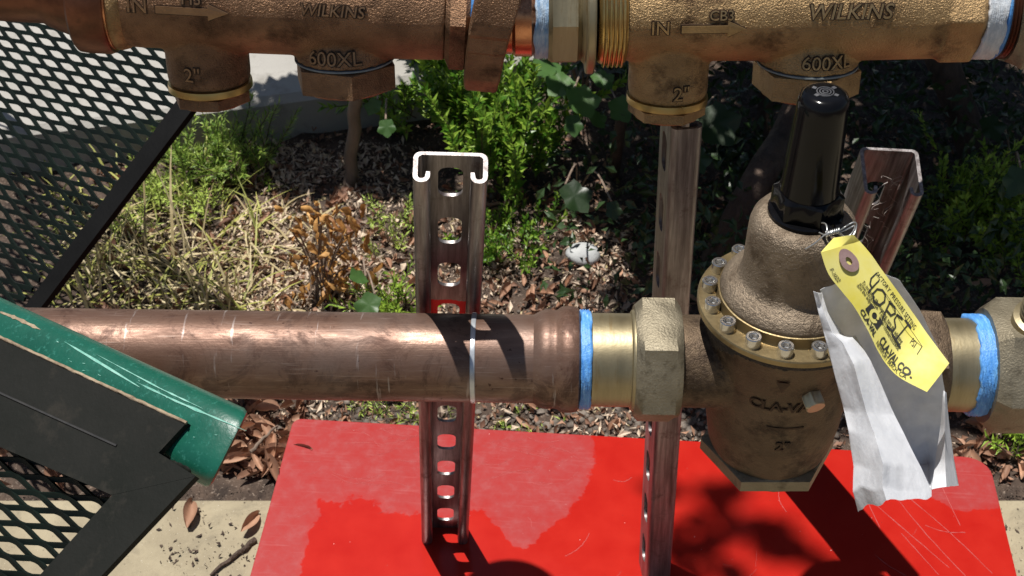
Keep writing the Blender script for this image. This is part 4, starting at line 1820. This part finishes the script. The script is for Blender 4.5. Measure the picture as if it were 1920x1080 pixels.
mb.tube([nearp(-90, 695, OFF + .0001), nearp(0, 737, OFF + .0001), nearp(219, 836, OFF + .0001)], .0009, 6)
mb.build('groove', 'black_gap', bench, 60)
mb = MB()
for i in range(26):
    p = nearp(rnd.uniform(300, 372), rnd.uniform(852, 884), OFF - .010)
    r_ = rnd.uniform(.002, .0045)
    mb.lathe(p, NB, [(r_, -.006), (r_ * .9, .000), (r_ * .5, .002), (0, .0026)], 9)
cast(mb.build('weld', 'dark_plate', bench), .0012, 3)


def diamond_mesh(name, org, Lv, Sv, poly, parent, mat, width, thick, twist):
    """expanded metal: lattice with long way Lv and short way Sv, kept inside the polygon (in a,b coordinates)"""
    a_, b_ = Lv.normalized(), Sv.normalized()
    Ll, Sl = Lv.length, Sv.length
    P = [((p - org).dot(a_), (p - org).dot(b_)) for p in poly]
    def inside(x, y):
        c = False
        j = len(P) - 1
        for i in range(len(P)):
            xi, yi = P[i]
            xj, yj = P[j]
            if (yi > y) != (yj > y) and x < (xj - xi) * (y - yi) / (yj - yi + 1e-12) + xi:
                c = not c
            j = i
        return c
    xs = [p[0] for p in P]
    ys = [p[1] for p in P]
    mb = MB()
    nrm = a_.cross(b_)
    if nrm.z < 0:
        nrm = -nrm
    kn = .15
    for i in range(int(min(xs) / Ll) - 2, int(max(xs) / Ll) + 3):
        for j in range(int(min(ys) / Sl * 2) - 3, int(max(ys) / Sl * 2) + 4):
            ox = i * Ll + (Ll / 2 if j % 2 else 0)
            oy = j * Sl / 2
            # node at (ox,oy); the two strands leaving it towards +b
            for sg in (1, -1):
                pts = [(0, 0), (kn * Ll * .45, Sl * .02), (Ll * .5 - kn * Ll * .45, Sl * .48), (Ll * .5, Sl * .5)]
                ok = inside(ox + sg * Ll * .25, oy + Sl * .25)
                if not ok:
                    continue
                vs = []
                for q, (px_, py_) in enumerate(pts):
                    c = org + a_ * (ox + sg * px_) + b_ * (oy + py_)
                    wd = b_ * cos(twist) + nrm * sin(twist)
                    tn = nrm * cos(twist) - b_ * sin(twist)
                    vs += [c - wd * width / 2 - tn * thick / 2, c + wd * width / 2 - tn * thick / 2, c + wd * width / 2 + tn * thick / 2, c - wd * width / 2 + tn * thick / 2]
                fs = []
                for q in range(3):
                    for k in range(4):
                        k2 = (k + 1) % 4
                        fs.append((q * 4 + k, q * 4 + k2, q * 4 + 4 + k2, q * 4 + 4 + k))
                mb.add(vs, fs)
    return mb.build(name, mat, parent, 40, fix=True)


def vecs(fp, u, v, L, S):
    o = fp(u, v)
    return o, fp(u + L[0], v + L[1]) - o, fp(u + S[0], v + S[1]) - o


o_, Lv, Sv = vecs(nearp, 110, 960, (99.5, 41.5), (25, -25))
Sv = (Sv - Lv.normalized() * Sv.dot(Lv.normalized()))
diamond_mesh('near_mesh', o_, Lv, Sv, [nearp(u, v) for u, v in ((-140, 772), (0, 822), (225, 922), (240, 945), (30, 1165), (-140, 1165))], bench, 'mesh_dark', .0032, .0016, radians(34))
o_, Lv, Sv = vecs(farp, 150, 200, (56.5, 33.5), (12.5, -17.5))
Sv = (Sv - Lv.normalized() * Sv.dot(Lv.normalized()))
diamond_mesh('far_mesh', o_, Lv, Sv, [farp(u, v) for u, v in ((392, 130), (40, 600), (-10, 665), (-180, 560), (-180, -210), (0, -110))], bench, 'mesh_dark', .0043, .0019, radians(30))
mb = MB()
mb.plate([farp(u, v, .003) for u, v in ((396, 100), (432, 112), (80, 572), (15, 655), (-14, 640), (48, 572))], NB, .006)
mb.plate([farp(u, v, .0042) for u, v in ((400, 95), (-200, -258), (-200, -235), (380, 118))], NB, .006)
mb.build('far_frame', 'frame_black', bench, 0)
mb = MB()
pl_ = rb - rd * .30
mb.tube([V((pl_.x, pl_.y, CZ)), pl_], .016, 16)
pl2 = farp(-180, 300)
mb.tube([V((pl2.x, pl2.y, -.08)), pl2], .016, 16)
mb.tube([pl_, V((pl2.x - .02, pl2.y, pl2.z))], .014, 16)
mb.build('frame_leg', 'green_rail', bench, 60)

# =================================================================== VEGETATION AND LITTER
r2 = random.Random(21)


def leaf_quads(mb, base, d, nrm, L, W, fold=.25, bend=0.0):
    """a small pointed leaf of two folded strips"""
    d = d.normalized()
    sd = d.cross(nrm)
    sd = sd.normalized() if sd.length > 1e-6 else d.orthogonal().normalized()
    n_ = sd.cross(d)
    m_ = base + d * L * .5 + n_ * bend * L * .25
    t_ = base + d * L - n_ * bend * L * .3
    mb.add([base, m_ + sd * W / 2 + n_ * fold * W, t_, m_ - sd * W / 2 + n_ * fold * W, m_], [(0, 1, 4), (1, 2, 4), (0, 4, 3), (4, 2, 3)])


def rvec(r, up=0.0):
    while True:
        v = V((r.uniform(-1, 1), r.uniform(-1, 1), r.uniform(-1, 1)))
        if .05 < v.length < 1:
            v = v.normalized()
            v.z += up
            return v.normalized()


def sprig(mb, stem, p, d, L, r, nl, wl, spacing=.003, curve=.3, stemr=.0009):
    pts = [V(p)]
    d = d.normalized()
    side = rvec(r)
    n = max(4, int(L / .008))
    for i in range(n):
        d = (d + V((0, 0, .03)) + side * curve / n + rvec(r) * .06).normalized()
        pts.append(pts[-1] + d * L / n)
    if stem is not None:
        stem.tube(pts, [stemr * (1 - .6 * i / n) for i in range(n + 1)], 5, False)
    k = int(L / spacing)
    for i in range(k):
        t = .12 + .88 * i / k
        x = t * n
        j = min(n - 1, int(x))
        q = pts[j].lerp(pts[j + 1], x - j)
        ax_ = (pts[j + 1] - pts[j]).normalized()
        for m in range(2):
            rd_ = rvec(r)
            rd_ = (rd_ - ax_ * rd_.dot(ax_)).normalized()
            dd = (rd_ + ax_ * (.5 + .8 * t)).normalized()
            leaf_quads(mb, q, dd, ax_, nl * r.uniform(.7, 1.15), wl * r.uniform(.8, 1.2), .2, r.uniform(-.3, .5))
    return pts[-1]


def needle_bush(name, label, base_pts, hgt, n, mat, nl, wl, r, spread=.5, lean=V((0, 0, 0)), group=None, cat='plant', spacing=.0032):
    c = V()
    for q in base_pts:
        c += q
    c /= len(base_pts)
    root = thing(name, V((c.x, c.y, soil_z(c.x, c.y))), label, cat, group)
    mb, st = MB(), MB()
    for i in range(n):
        b_ = r.choice(base_pts) + V((r.uniform(-.02, .02), r.uniform(-.02, .02), 0))
        b_.z = soil_z(b_.x, b_.y) - .002 + r.uniform(0, hgt * .35)
        d = (V((r.gauss(0, spread), r.gauss(0, spread), 1)) + lean).normalized()
        L = hgt * r.uniform(.45, 1.0)
        sprig(mb, st, b_, d, L, r, nl, wl, spacing, r.uniform(0, .8))
    mb.build('foliage', mat, root, 0)
    st.build('stem', 'bark', root, 60)
    return root


def g(u, v):
    q = pG(u, v, -.025)
    return V((q.x, q.y, -.025))


# bright needle-leaved shrub behind the first channel (sits centre, rises above the slab edge)
needle_bush('rosemary_shrub', 'bright green needle-leaved shrub behind the leaning slotted channel', [g(900, 330), g(950, 380), g(880, 280), g(980, 330), g(930, 300)],
            .165, 72, 'needle', .0165, .0062, r2, .42, V((-.06, -.10, 0)), spacing=.0044)
needle_bush('rosemary_shrub', 'green needle-leaved shrub close under the bent bronze bar', [g(850, 190), g(800, 170), g(900, 200), g(860, 150)],
            .15, 52, 'needle', .0165, .0062, r2, .5, V((-.08, -.12, 0)), spacing=.0044)
needle_bush('rosemary_shrub', 'sparse green sprigs left of the bent bronze bar, beside the stake', [g(760, 200), g(740, 230), g(790, 240)], .10, 22, 'needle', .0150, .0055, r2, .6, V((-.1, -.1, 0)), spacing=.0044)
needle_bush('creeping_shrub', 'low creeping green shoots below the needle-leaved shrub, right of the slotted channel', [g(930, 430), g(980, 460), g(900, 470), g(950, 500)],
            .07, 46, 'needle', .010, .0032, r2, .9)
needle_bush('feathery_weed', 'bright feathery green weed under the left check valve cap', [g(400, 320), g(440, 300), g(480, 320), g(430, 350), g(350, 340)],
            .085, 85, 'weed', .012, .0017, r2, .7, V((0, -.1, 0)))
needle_bush('feathery_weed', 'patchy green weed in front of the raised slab, under the mesh frame', [g(290, 380), g(320, 350), g(360, 400), g(240, 440)],
            .06, 60, 'weed', .011, .0016, r2, .9)
needle_bush('seedling', 'small fresh green seedling at the foot of the slotted channel', [g(720, 600), g(735, 590), g(750, 600)],
            .055, 22, 'needle', .013, .0020, r2, .6)
needle_bush('seedling', 'tiny green weed tuft on lit soil left of the slotted channel', [g(720, 440), g(745, 430), g(735, 470)],
            .04, 20, 'weed', .010, .0018, r2, .8)
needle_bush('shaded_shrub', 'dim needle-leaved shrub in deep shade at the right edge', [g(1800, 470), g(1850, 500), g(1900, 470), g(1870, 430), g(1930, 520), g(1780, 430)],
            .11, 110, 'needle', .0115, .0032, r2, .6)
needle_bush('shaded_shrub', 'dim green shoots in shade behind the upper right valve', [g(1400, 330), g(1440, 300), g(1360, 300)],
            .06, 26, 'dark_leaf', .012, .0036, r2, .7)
needle_bush('weed_tuft', 'green weed tuft beside the board corner below the right union', [g(1905, 830), g(1915, 850)], .045, 16, 'needle', .013, .0026, r2, .6)
needle_bush('weed_tuft', 'fine green weed at the back edge of the board below the copper pipe', [g(720, 770), g(760, 775), g(800, 778), g(690, 765)], .018, 34, 'weed', .010, .0017, r2, 1.0)
needle_bush('weed_tuft', 'fine green weed between board and pipe coupling', [g(930, 785), g(980, 790), g(1030, 798)], .014, 20, 'weed', .009, .0016, r2, 1.0)


# broad leaves
def broad_leaf(mb, base, d, nrm, L, W, lobes=5, cup=.25):
    d = d.normalized()
    sd = d.cross(nrm).normalized()
    n_ = sd.cross(d)
    rim = []
    K = 26
    for i in range(K + 1):
        t = i / K
        a = -2.75 + 5.5 * t
        rr = (1 + .13 * cos(a * lobes)) * (1 + .05 * cos(a * lobes * 3 + 1))
        x = .5 + .5 * cos(a) * rr
        y = .5 * sin(a) * rr
        rim.append(base + d * (x * L) + sd * (y * W) + n_ * (cup * (y * y * W * 1.6 - (x - .5) ** 2 * L * .7) + .03 * L * cos(a * 5)))
    c = base + d * L * .42 - n_ * .02 * L
    mb.add([c] + rim + [base], [(0, i + 1, i + 2) for i in range(K)] + [(0, K + 1, K + 2), (0, K + 2, 1)])


def broad_plant(label, spots, mat='broad', group=None):
    c = pG(*spots[0][:2], -.025)
    root = thing('broad_leaf_plant', V((c.x, c.y, -.025)), label, 'plant', group)
    st = MB()
    for (u, v, y, size, dx, dz) in spots:
        p = pY(u, v, y)
        d = V((dx, -.6, dz)).normalized()
        mb = MB()
        broad_leaf(mb, p - d * size * .5, d, V((r2.uniform(-.3, .3), -.35, 1)), size, size * r2.uniform(.8, 1.0))
        mb.build('leaf', mat, root, 60)
        b_ = V((c.x, c.y, soil_z(c.x, c.y)))
        st.tube(spl([b_, (b_ + p) / 2 + V((0, .02, .03)), p - d * size * .5], 5), .0011, 5)
    st.build('stem', 'stick', root, 60)
    return root


broad_plant('pale lobed broad-leaved plant above the dark bed, left of the right valve cap',
            [(1092, 190, .50, .040, .3, -.3), (1050, 160, .55, .034, -.6, -.2), (1130, 150, .55, .028, .5, -.2), (1075, 235, .48, .024, .1, -.6), (1120, 225, .5, .022, .6, -.4), (1165, 205, .5, .030, .4, -.5), (1030, 130, .6, .04, -.5, .1)])
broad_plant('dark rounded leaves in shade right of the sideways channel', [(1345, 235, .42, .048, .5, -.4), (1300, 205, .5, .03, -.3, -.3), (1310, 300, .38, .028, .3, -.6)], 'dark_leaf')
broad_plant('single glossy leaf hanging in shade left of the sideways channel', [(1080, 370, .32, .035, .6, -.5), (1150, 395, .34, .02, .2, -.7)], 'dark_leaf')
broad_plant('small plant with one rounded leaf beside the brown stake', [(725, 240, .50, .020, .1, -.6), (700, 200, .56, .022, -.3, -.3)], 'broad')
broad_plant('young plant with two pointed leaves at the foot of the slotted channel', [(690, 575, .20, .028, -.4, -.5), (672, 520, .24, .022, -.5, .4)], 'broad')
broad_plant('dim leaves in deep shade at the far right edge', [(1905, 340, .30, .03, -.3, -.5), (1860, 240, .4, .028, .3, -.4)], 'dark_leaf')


# grass
def grass(name, mat, n, region, Lr, r, lay=.6, wd=.0011):
    mb = MB()
    for i in range(n):
        u, v = r.uniform(region[0], region[2]), r.uniform(region[1], region[3])
        p = pG(u, v, -.025)
        p.z = soil_z(p.x, p.y)
        L = r.uniform(*Lr)
        a = r.uniform(0, 2 * pi)
        h = V((cos(a), sin(a), 0))
        d = (V((0, 0, 1)) + h * r.uniform(.2, 1.6) * lay).normalized()
        pts = [p]
        for k in range(5):
            d = (d + h * .16 * lay - V((0, 0, .16 * lay)) + rvec(r) * .08).normalized()
            pts.append(pts[-1] + d * L / 5)
        side = d.cross(V((0, 0, 1)))
        side = side.normalized() if side.length > 1e-5 else V((1, 0, 0))
        w = wd * r.uniform(.6, 1.5)
        vs = []
        for k, q in enumerate(pts):
            ww_ = w * (1 - (k / 5) ** 2 * .85)
            vs += [q - side * ww_, q + side * ww_]
        mb.add(vs, [(2 * k, 2 * k + 1, 2 * k + 3, 2 * k + 2) for k in range(5)])
    o = mb.build(name, mat, None, 0)
    kind(o, 'stuff')
    return o


o = grass('dry_grass', 'dry_grass', 360, (150, 400, 620, 600), (.03, .075), r2, 1.3)
o['label'] = 'straw-coloured dry grass on the bed behind the copper pipe'
o['category'] = 'grass'
o = grass('olive_grass', 'olive_grass', 210, (90, 330, 500, 590), (.03, .09), r2, .9, .0013)
o['label'] = 'olive grass blades beside the dark mesh frame'
o['category'] = 'grass'
o = grass('grass_stalks', 'dry_grass', 60, (130, 480, 450, 610), (.08, .14), r2, .35, .0013)
o['label'] = 'tall pale grass stalks standing behind the copper pipe'
o['category'] = 'grass'
o = grass('needle_litter', 'dry_grass', 1300, (430, 330, 1300, 800), (.008, .022), r2, 2.6, .0009)
o['label'] = 'fine dry needles and straw scattered over the soil'
o['category'] = 'litter'


# dead leaves
def litter_mesh(r, L, W, curl, twist):
    mb = MB()
    NI, NJ = 8, 4
    vs, fs = [], []
    for i in range(NI + 1):
        t = i / NI
        w = W * (sin(pi * min(1, t * .97 + .03)) ** .75) * (1 - .25 * t) + .0004
        for j in range(NJ + 1):
            s_ = j / NJ - .5
            x = (t - .5) * L
            z = curl * (s_ * 2) ** 2 * w * 1.2 + twist * s_ * (t - .5) * L * .7 + .16 * L * curl * (t - .5) ** 2 * 2 + .05 * L * mnoise.noise(V((t * 4, s_ * 3, L * 900)))
            if curl > .85:
                an = s_ * 2 * curl * 1.5
                yy = w * .5 * sin(an) / (curl * 1.5) * 1.6
                z = w * .5 * (1 - cos(an)) / (curl * 1.5) * 1.6 + twist * s_ * (t - .5) * L * .5 + .5 * L * curl * .5 * (t - .5) ** 2 + .10 * L * mnoise.noise(V((t * 5, s_ * 4, L * 900)))
                vs.append((x, yy + .12 * L * mnoise.noise(V((t * 3, 5, L * 700))), z))
                continue
            vs.append((x, s_ * w * (1 - .3 * abs(curl)), z))
    for i in range(NI):
        for j in range(NJ):
            a = i * (NJ + 1) + j
            fs.append((a, a + 1, a + NJ + 2, a + NJ + 1))
    mb.add(vs, fs)
    return mb


variants = []
for i in range(8):
    L = r2.uniform(.028, .050)
    mb_ = litter_mesh(r2, L, L * r2.uniform(.30, .46), r2.uniform(.1, .9), r2.uniform(-.9, .9))
    me_o = mb_.build('fallen_leaf', 'litter', None, 60)
    variants.append(me_o.data)
    bpy.data.objects.remove(me_o, do_unlink=True)

LEAFLAB = 'dry brown leaf lying among other fallen leaves on the soil'
count = 0


def put_leaf(u, v, sc, r, zoff=.004, zbase=None, where='on the soil'):
    p = pG(u, v, -.022 if zbase is None else zbase)
    z = (soil_z(p.x, p.y) if zbase is None else zbase) + zoff
    o = bpy.data.objects.new('fallen_leaf', r.choice(variants))
    COL.objects.link(o)
    o.location = (p.x, p.y, z)
    o.scale = (sc, sc, sc)
    o.rotation_euler = (r.gauss(0, .4), r.gauss(0, .4), r.uniform(0, 6.28))
    tag(o, 'dry brown fallen leaf ' + where, 'leaf', 'fallen leaves ' + where)
    return o


for i in range(52):
    put_leaf(r2.uniform(440, 560), r2.uniform(755, 905), r2.uniform(.6, 1.15), r2, r2.uniform(.004, .016), where='between the green rail end and the red board')
for i in range(26):
    put_leaf(r2.uniform(-10, 300), r2.uniform(800, 905), r2.uniform(.6, 1.1), r2, r2.uniform(.004, .014), where='seen through the near mesh of the bench')
for i in range(46):
    put_leaf(r2.uniform(480, 800), r2.uniform(330, 590), r2.uniform(.35, .75), r2, .005, where='on the sunny soil left of the leaning channel')
for i in range(60):
    put_leaf(r2.uniform(900, 1320), r2.uniform(380, 620), r2.uniform(.35, .7), r2, .005, where='on the shaded soil right of the leaning channel')
for i in range(40):
    put_leaf(r2.uniform(1780, 1930), r2.uniform(760, 905), r2.uniform(.4, .85), r2, .006, where='beside the right back corner of the red board')
for i in range(34):
    put_leaf(r2.uniform(1560, 1920), r2.uniform(480, 780), r2.uniform(.4, .8), r2, .006, where='in deep shade behind the yellow tag')
for i in range(24):
    put_leaf(r2.uniform(560, 1250), r2.uniform(765, 815), r2.uniform(.3, .55), r2, .004, where='in the gravel along the back of the red board')
# the rest of the litter as one mass
mb = MB()
for i in range(7000):
    u, v = (r2.uniform(380, 1960), r2.uniform(220, 900))
    p = pG(u, v, -.025)
    if p.y < .06:
        continue
    z = soil_z(p.x, p.y) + .003
    s_ = r2.uniform(.004, .012)
    leaf_quads(mb, V((p.x, p.y, z)), rvec(r2, .15), rvec(r2, 1.2), s_, s_ * r2.uniform(.3, .6), .3, r2.uniform(-.8, .8))
for i in range(620):
    q = r2.random()
    if q < .5:
        u, v = r2.uniform(180, 820), r2.uniform(300, 600)
    elif q < .8:
        u, v = r2.uniform(820, 1330), r2.uniform(350, 620)
    else:
        u, v = r2.uniform(430, 570), r2.uniform(755, 905)
    p = pG(u, v, -.022)
    L = r2.uniform(.009, .022)
    lm = litter_mesh(r2, L, L * r2.uniform(.3, .5), r2.uniform(.3, 1.6), r2.uniform(-1.2, 1.2))
    Rm = Matrix.Rotation(r2.uniform(0, 6.3), 3, 'Z') @ Matrix.Rotation(r2.gauss(0, .7), 3, 'Y') @ Matrix.Rotation(r2.gauss(0, .7), 3, 'X')
    mb.add([V((p.x, p.y, soil_z(p.x, p.y) + .005)) + Rm @ q_ for q_ in lm.v], lm.f)
o = kind(mb.build('leaf_litter', 'litter', None, 60), 'stuff')
o['label'] = 'small broken brown leaf litter covering the bed'
o['category'] = 'litter'

M['mulch'] = leaf_material('pale_mulch_flake', (.07, .04, .028), (.72, .58, .44), .1, .8)
mb = MB()
for i in range(9500):
    q = r2.random()
    if q < .62:
        u, v = r2.triangular(330, 820, 600), r2.uniform(270, 600)
    elif q < .85:
        u, v = r2.uniform(820, 1180), r2.uniform(400, 620)
    else:
        u, v = r2.uniform(380, 1950), r2.uniform(740, 830)
    p = pG(u, v, -.025)
    if p.y < .056 or mnoise.noise(V((p.x * 16, p.y * 16, 8))) < -.22:
        continue
    s_ = r2.choice((.003, .0045, .006, .009, .014))
    leaf_quads(mb, V((p.x, p.y, soil_z(p.x, p.y) + r2.uniform(.001, .006))), rvec(r2, .1), rvec(r2, .9), s_, s_ * r2.uniform(.22, .5), .35, r2.uniform(-1, 1))
o = kind(mb.build('mulch', 'mulch', None, 0), 'stuff')
o['label'] = 'pale curled mulch flakes strewn over the soil'
o['category'] = 'mulch'

# gravel along the back edge of the board
ico = bmesh.new()
bmesh.ops.create_icosphere(ico, subdivisions=1, radius=1)
iv = [v.co.copy() for v in ico.verts]
ifc = [tuple(v.index for v in f_.verts) for f_ in ico.faces]
ico.free()


def pebble(mb, p, s_, r):
    q = rvec(r)
    sc = V((r.uniform(.7, 1.3), r.uniform(.7, 1.2), r.uniform(.45, .8))) * s_
    Rm = Matrix.Rotation(r.uniform(0, 6), 3, 'Z')
    mb.add([p + Rm @ V((v.x * sc.x, v.y * sc.y, v.z * sc.z)) * (1 + .35 * mnoise.noise(v * 1.7 + q * 9)) for v in iv], ifc)


mb = MB()
for i in range(620):
    u = r2.uniform(560, 1330) if i < 400 else r2.uniform(470, 1900)
    v = r2.gauss(790, 18) if i < 400 else r2.uniform(300, 860)
    p = pG(u, v, -.025)
    if p.y < .055:
        continue
    pebble(mb, V((p.x, p.y, soil_z(p.x, p.y) + .001)), r2.uniform(.0015, .0055), r2)
o = kind(mb.build('gravel', 'stone', None, 60), 'stuff')
o['label'] = 'small grey gravel mixed into the soil behind the board'
o['category'] = 'gravel'
mb = MB()
ps = pG(1094, 478, -.015)
bmx = bmesh.new()
bmesh.ops.create_icosphere(bmx, subdivisions=3, radius=1)
vs = [V((v.co.x * .020, v.co.y * .017, v.co.z * .010)) * (1 + .12 * mnoise.noise(v.co * 1.3)) for v in bmx.verts]
fs = [tuple(v.index for v in f_.verts) for f_ in bmx.faces]
bmx.free()
mb.add([V((ps.x, ps.y, -.014)) + v for v in vs], fs)
stn = mb.build('white_stone', 'stone_white', None, 180)
origin_to(stn, (ps.x, ps.y, -.022))
tag(stn, 'smooth white stone lying in dappled shade on the dark bed', 'stone')

# brown stake behind the left valve
mb = MB()
q0 = pG(655, 345, -.03)
q1 = pY(672, 130, q0.y - .0)
pts = [q0.lerp(q1, i / 8) + V((.002 * sin(i * 2.1), 0, 0)) for i in range(9)]
mb.tube(pts, [.0082 - .0001 * i for i in range(9)], 12)
stk = mb.build('wooden_stake', 'stick', None, 60)
origin_to(stk, q0)
tag(stk, 'weathered brown wooden stake below the lettered left valve plug', 'stake')

# dead curled plant
root = thing('withered_plant', pG(600, 575, -.025), 'withered orange-brown plant with curled leaves behind the copper pipe', 'plant')
b0 = ORI[root.name]
st = MB()
for i in range(110):
    u, v = r2.gauss(612, 40), r2.uniform(385, 575)
    p = pY(u, v, b0.y + r2.uniform(-.02, .05))
    p.z = max(p.z, soil_z(p.x, p.y) + .006)
    L = r2.uniform(.010, .024)
    mb = litter_mesh(r2, L, L * .5, r2.uniform(1.0, 2.2), r2.uniform(-1.5, 1.5))
    Rm = (Matrix.Rotation(r2.uniform(0, 6.3), 3, 'Z') @ Matrix.Rotation(r2.uniform(.4, 1.5), 3, 'Y') @ Matrix.Rotation(r2.uniform(0, 6.3), 3, 'X'))
    mb.v = [p + Rm @ q for q in mb.v]
    mb.build('curled_leaf', 'curl', root, 60)
    if i % 3 == 0:
        st.tube(spl([V((b0.x + r2.uniform(-.01, .01), b0.y, -.03)), (b0 + p) / 2 + V((0, .01, .01)), p], 5), .0010, 5)
st.build('stem', 'stick', root, 60)

# twigs
TW = 'thin dry twig lying on the '
def twig(u0, v0, u1, v1, r_, z, label, mat='bark'):
    a, b_ = pG(u0, v0, z), pG(u1, v1, z)
    mb = MB()
    n_ = 8
    side = (b_ - a).cross(V((0, 0, 1))).normalized()
    mb.tube([a.lerp(b_, i / n_) + side * .004 * mnoise.noise(V((i * .7, u0, 0))) + V((0, 0, r_ + .001 * abs(mnoise.noise(V((i * .9, v0, 5)))))) for i in range(n_ + 1)],
            [r_ * (1 - .5 * i / n_) for i in range(n_ + 1)], 6)
    o = mb.build('twig', mat, None, 60)
    origin_to(o, a)
    tag(o, label, 'twig', 'twigs')
    return o


twig(480, 1015, 395, 1082, .0028, CZ, 'thick dark twig on the concrete at the left side of the red board')
twig(470, 850, 520, 800, .0020, -.008, 'grey twig across the dead leaves beside the board corner', 'stick')
twig(355, 990, 362, 930, .0012, CZ, 'thin upright twig stub on the concrete below the green rail end')
twig(1270, 560, 1400, 405, .0022, .01, 'dark twig in shade right of the sideways channel')
twig(1060, 215, 1110, 290, .0020, .03, 'brown twig hanging in the shaded shrub below the brass thread', 'stick')
# a long curled leaf and crumbs on the concrete
lf = put_leaf(357, 968, .95, r2, .003, CZ)
lf.rotation_euler = (.2, .1, 1.65)
lf['label'] = 'single curled brown leaf on the concrete below the green rail end'
del lf['group']
lf2 = put_leaf(470, 985, .8, r2, .004, CZ)
lf2.rotation_euler = (.5, .2, 1.2)
lf2['label'] = 'dark crumpled leaf on the concrete touching the left board edge'
del lf2['group']
mb = MB()
for i in range(240):
    if i < 190:
        u, v = r2.uniform(300, 505), r2.triangular(925, 1085, 1060)
    else:
        u, v = r2.uniform(1875, 1925), r2.uniform(925, 1080)
    p = pG(u, v, CZ + .0008)
    s_ = r2.choice((.0010, .0018, .0030, .006))
    leaf_quads(mb, p, rvec(r2, .1), V((0, 0, 1)), s_, s_ * r2.uniform(.25, .6), .3, r2.uniform(-.5, .5))
for i in range(260):
    u, v = r2.choice((r2.uniform(330, 520), r2.uniform(-40, 330), r2.uniform(1872, 1925))), 914 + abs(r2.gauss(0, 9))
    p = pG(u, v, CZ + .0008)
    s_ = r2.choice((.0012, .002, .0035))
    leaf_quads(mb, p, rvec(r2, .1), V((0, 0, 1)), s_, s_ * r2.uniform(.25, .6), .3, r2.uniform(-.5, .5))
o = kind(mb.build('crumbs', 'bark', None, 0), 'stuff')
o['label'] = 'dark plant crumbs scattered on the concrete'
o['category'] = 'debris'

# leaning shrub whose crown (above the picture) shades the right of the bed
sh = thing('shade_shrub', V((.62, .62, -.03)), 'large dark shrub with bare trunks shading the right background', 'shrub')
tr_ = MB()
def limb(pts, r0, r1):
    p = spl([V(q) for q in pts], 6)
    n_ = len(p)
    tr_.tube(p, [r0 + (r1 - r0) * i / (n_ - 1) for i in range(n_)], 10)
limb([pG(1330, 520, -.03), pY(1420, 340, .40), pY(1500, 180, .50), (.38, .60, .42), (.42, .66, .7)], .020, .012)
limb([pG(1880, 420, -.03), pY(1820, 260, .60), (.46, .66, .25), (.44, .7, .6)], .024, .014)
limb([pG(1150, 330, -.03), pY(1165, 230, .50), pY(1190, 120, .55), (.15, .6, .45)], .008, .005)
limb([pG(1420, 300, -.03), pY(1435, 200, .68), (.30, .72, .40)], .012, .008)
limb([pG(1040, 260, -.03), pY(1030, 180, .62), (.06, .66, .35)], .005, .004)
limb([(.38, .60, .42), (.20, .62, .6), (.05, .66, .72)], .008, .004)
limb([(.05, .66, .72), (-.15, .62, .70), (-.28, .60, .66)], .004, .002)
limb([(.42, .66, .7), (.5, .5, .95), (.42, .4, 1.15)], .010, .005)
tr_.build('trunk', 'bark', sh, 60)
mb = MB()
r3 = random.Random(5)
def crown_leaf(p, L):
    leaf_quads(mb, p, rvec(r3), rvec(r3, .8), L, L * r3.uniform(.4, .6), .15, r3.uniform(-.4, .4))
for i in range(26000):
    x = r3.uniform(-.02, 1.3)
    y = r3.uniform(.24, 1.25)
    z = r3.uniform(.46, .95)
    # ragged inner edge of the crown
    ed = -.01 + .10 * mnoise.noise(V((y * 6, z * 2, 0))) - max(0, (y - .50)) * .30
    if x < ed + .03:
        continue
    if mnoise.noise(V((x * 9, y * 9, 2))) > .40 - (.0 if x > .35 else .15):
        continue
    gx, gy = x - SUN_TO.x / SUN_TO.z * (z + .01), y - SUN_TO.y / SUN_TO.z * (z + .01)
    if (gx - ps.x) ** 2 + (gy - ps.y) ** 2 < .034 ** 2 and mnoise.noise(V((gx * 90, gy * 90, 0))) > -.12:
        continue
    crown_leaf(V((x, y, z)), r3.uniform(.03, .055))
for i in range(2600):  # unseen crown leaves added to shade the soil before the slab
    u, v = r3.uniform(430, 860), r3.uniform(195, 340)
    if ((u - 660) / 200) ** 2 + ((v - 268) / 72) ** 2 > 1:
        continue
    q = pG(u, v, 0.0)
    if mnoise.noise(V((q.x * 22, q.y * 22, 4))) > .16:
        continue
    z = r3.uniform(.52, .85)
    crown_leaf(q + SUN_TO * (z / SUN_TO.z), r3.uniform(.025, .045))
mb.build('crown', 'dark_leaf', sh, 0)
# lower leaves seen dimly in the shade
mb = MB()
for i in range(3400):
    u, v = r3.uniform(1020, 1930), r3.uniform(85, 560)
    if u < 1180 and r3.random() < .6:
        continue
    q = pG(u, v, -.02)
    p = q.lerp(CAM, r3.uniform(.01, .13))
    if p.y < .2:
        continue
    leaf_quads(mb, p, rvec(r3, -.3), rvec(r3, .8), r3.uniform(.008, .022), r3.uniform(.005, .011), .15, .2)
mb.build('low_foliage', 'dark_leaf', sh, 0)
# unseen tree leaves overhead, placed to throw soft shadows on the board
mb = MB()
st = MB()
for (u, v, h_) in ((1275, 1030, 2.6), (1320, 1040, 2.6), (1350, 960, 2.8), (1385, 965, 2.9), (1300, 930, 2.7), (1455, 985, 3.0), (1480, 1040, 2.9), (1245, 1045, 2.6), (1410, 1050, 2.8)):
    gpt = pG(u, v, 0)
    p = gpt + SUN_TO * (h_ / SUN_TO.z)
    leaf_quads(mb, p, V((r3.uniform(-1, 1), r3.uniform(-1, 1), .1)), V((0, 0, 1)), .058, .034, .1, .1)
    for k in range(2):
        leaf_quads(mb, p + rvec(r3) * .02, V((r3.uniform(-1, 1), r3.uniform(-1, 1), .1)), V((0, 0, 1)), .04, .024, .1, .1)
mb.build('unseen_tree_leaves', 'dark_leaf', sh, 0)
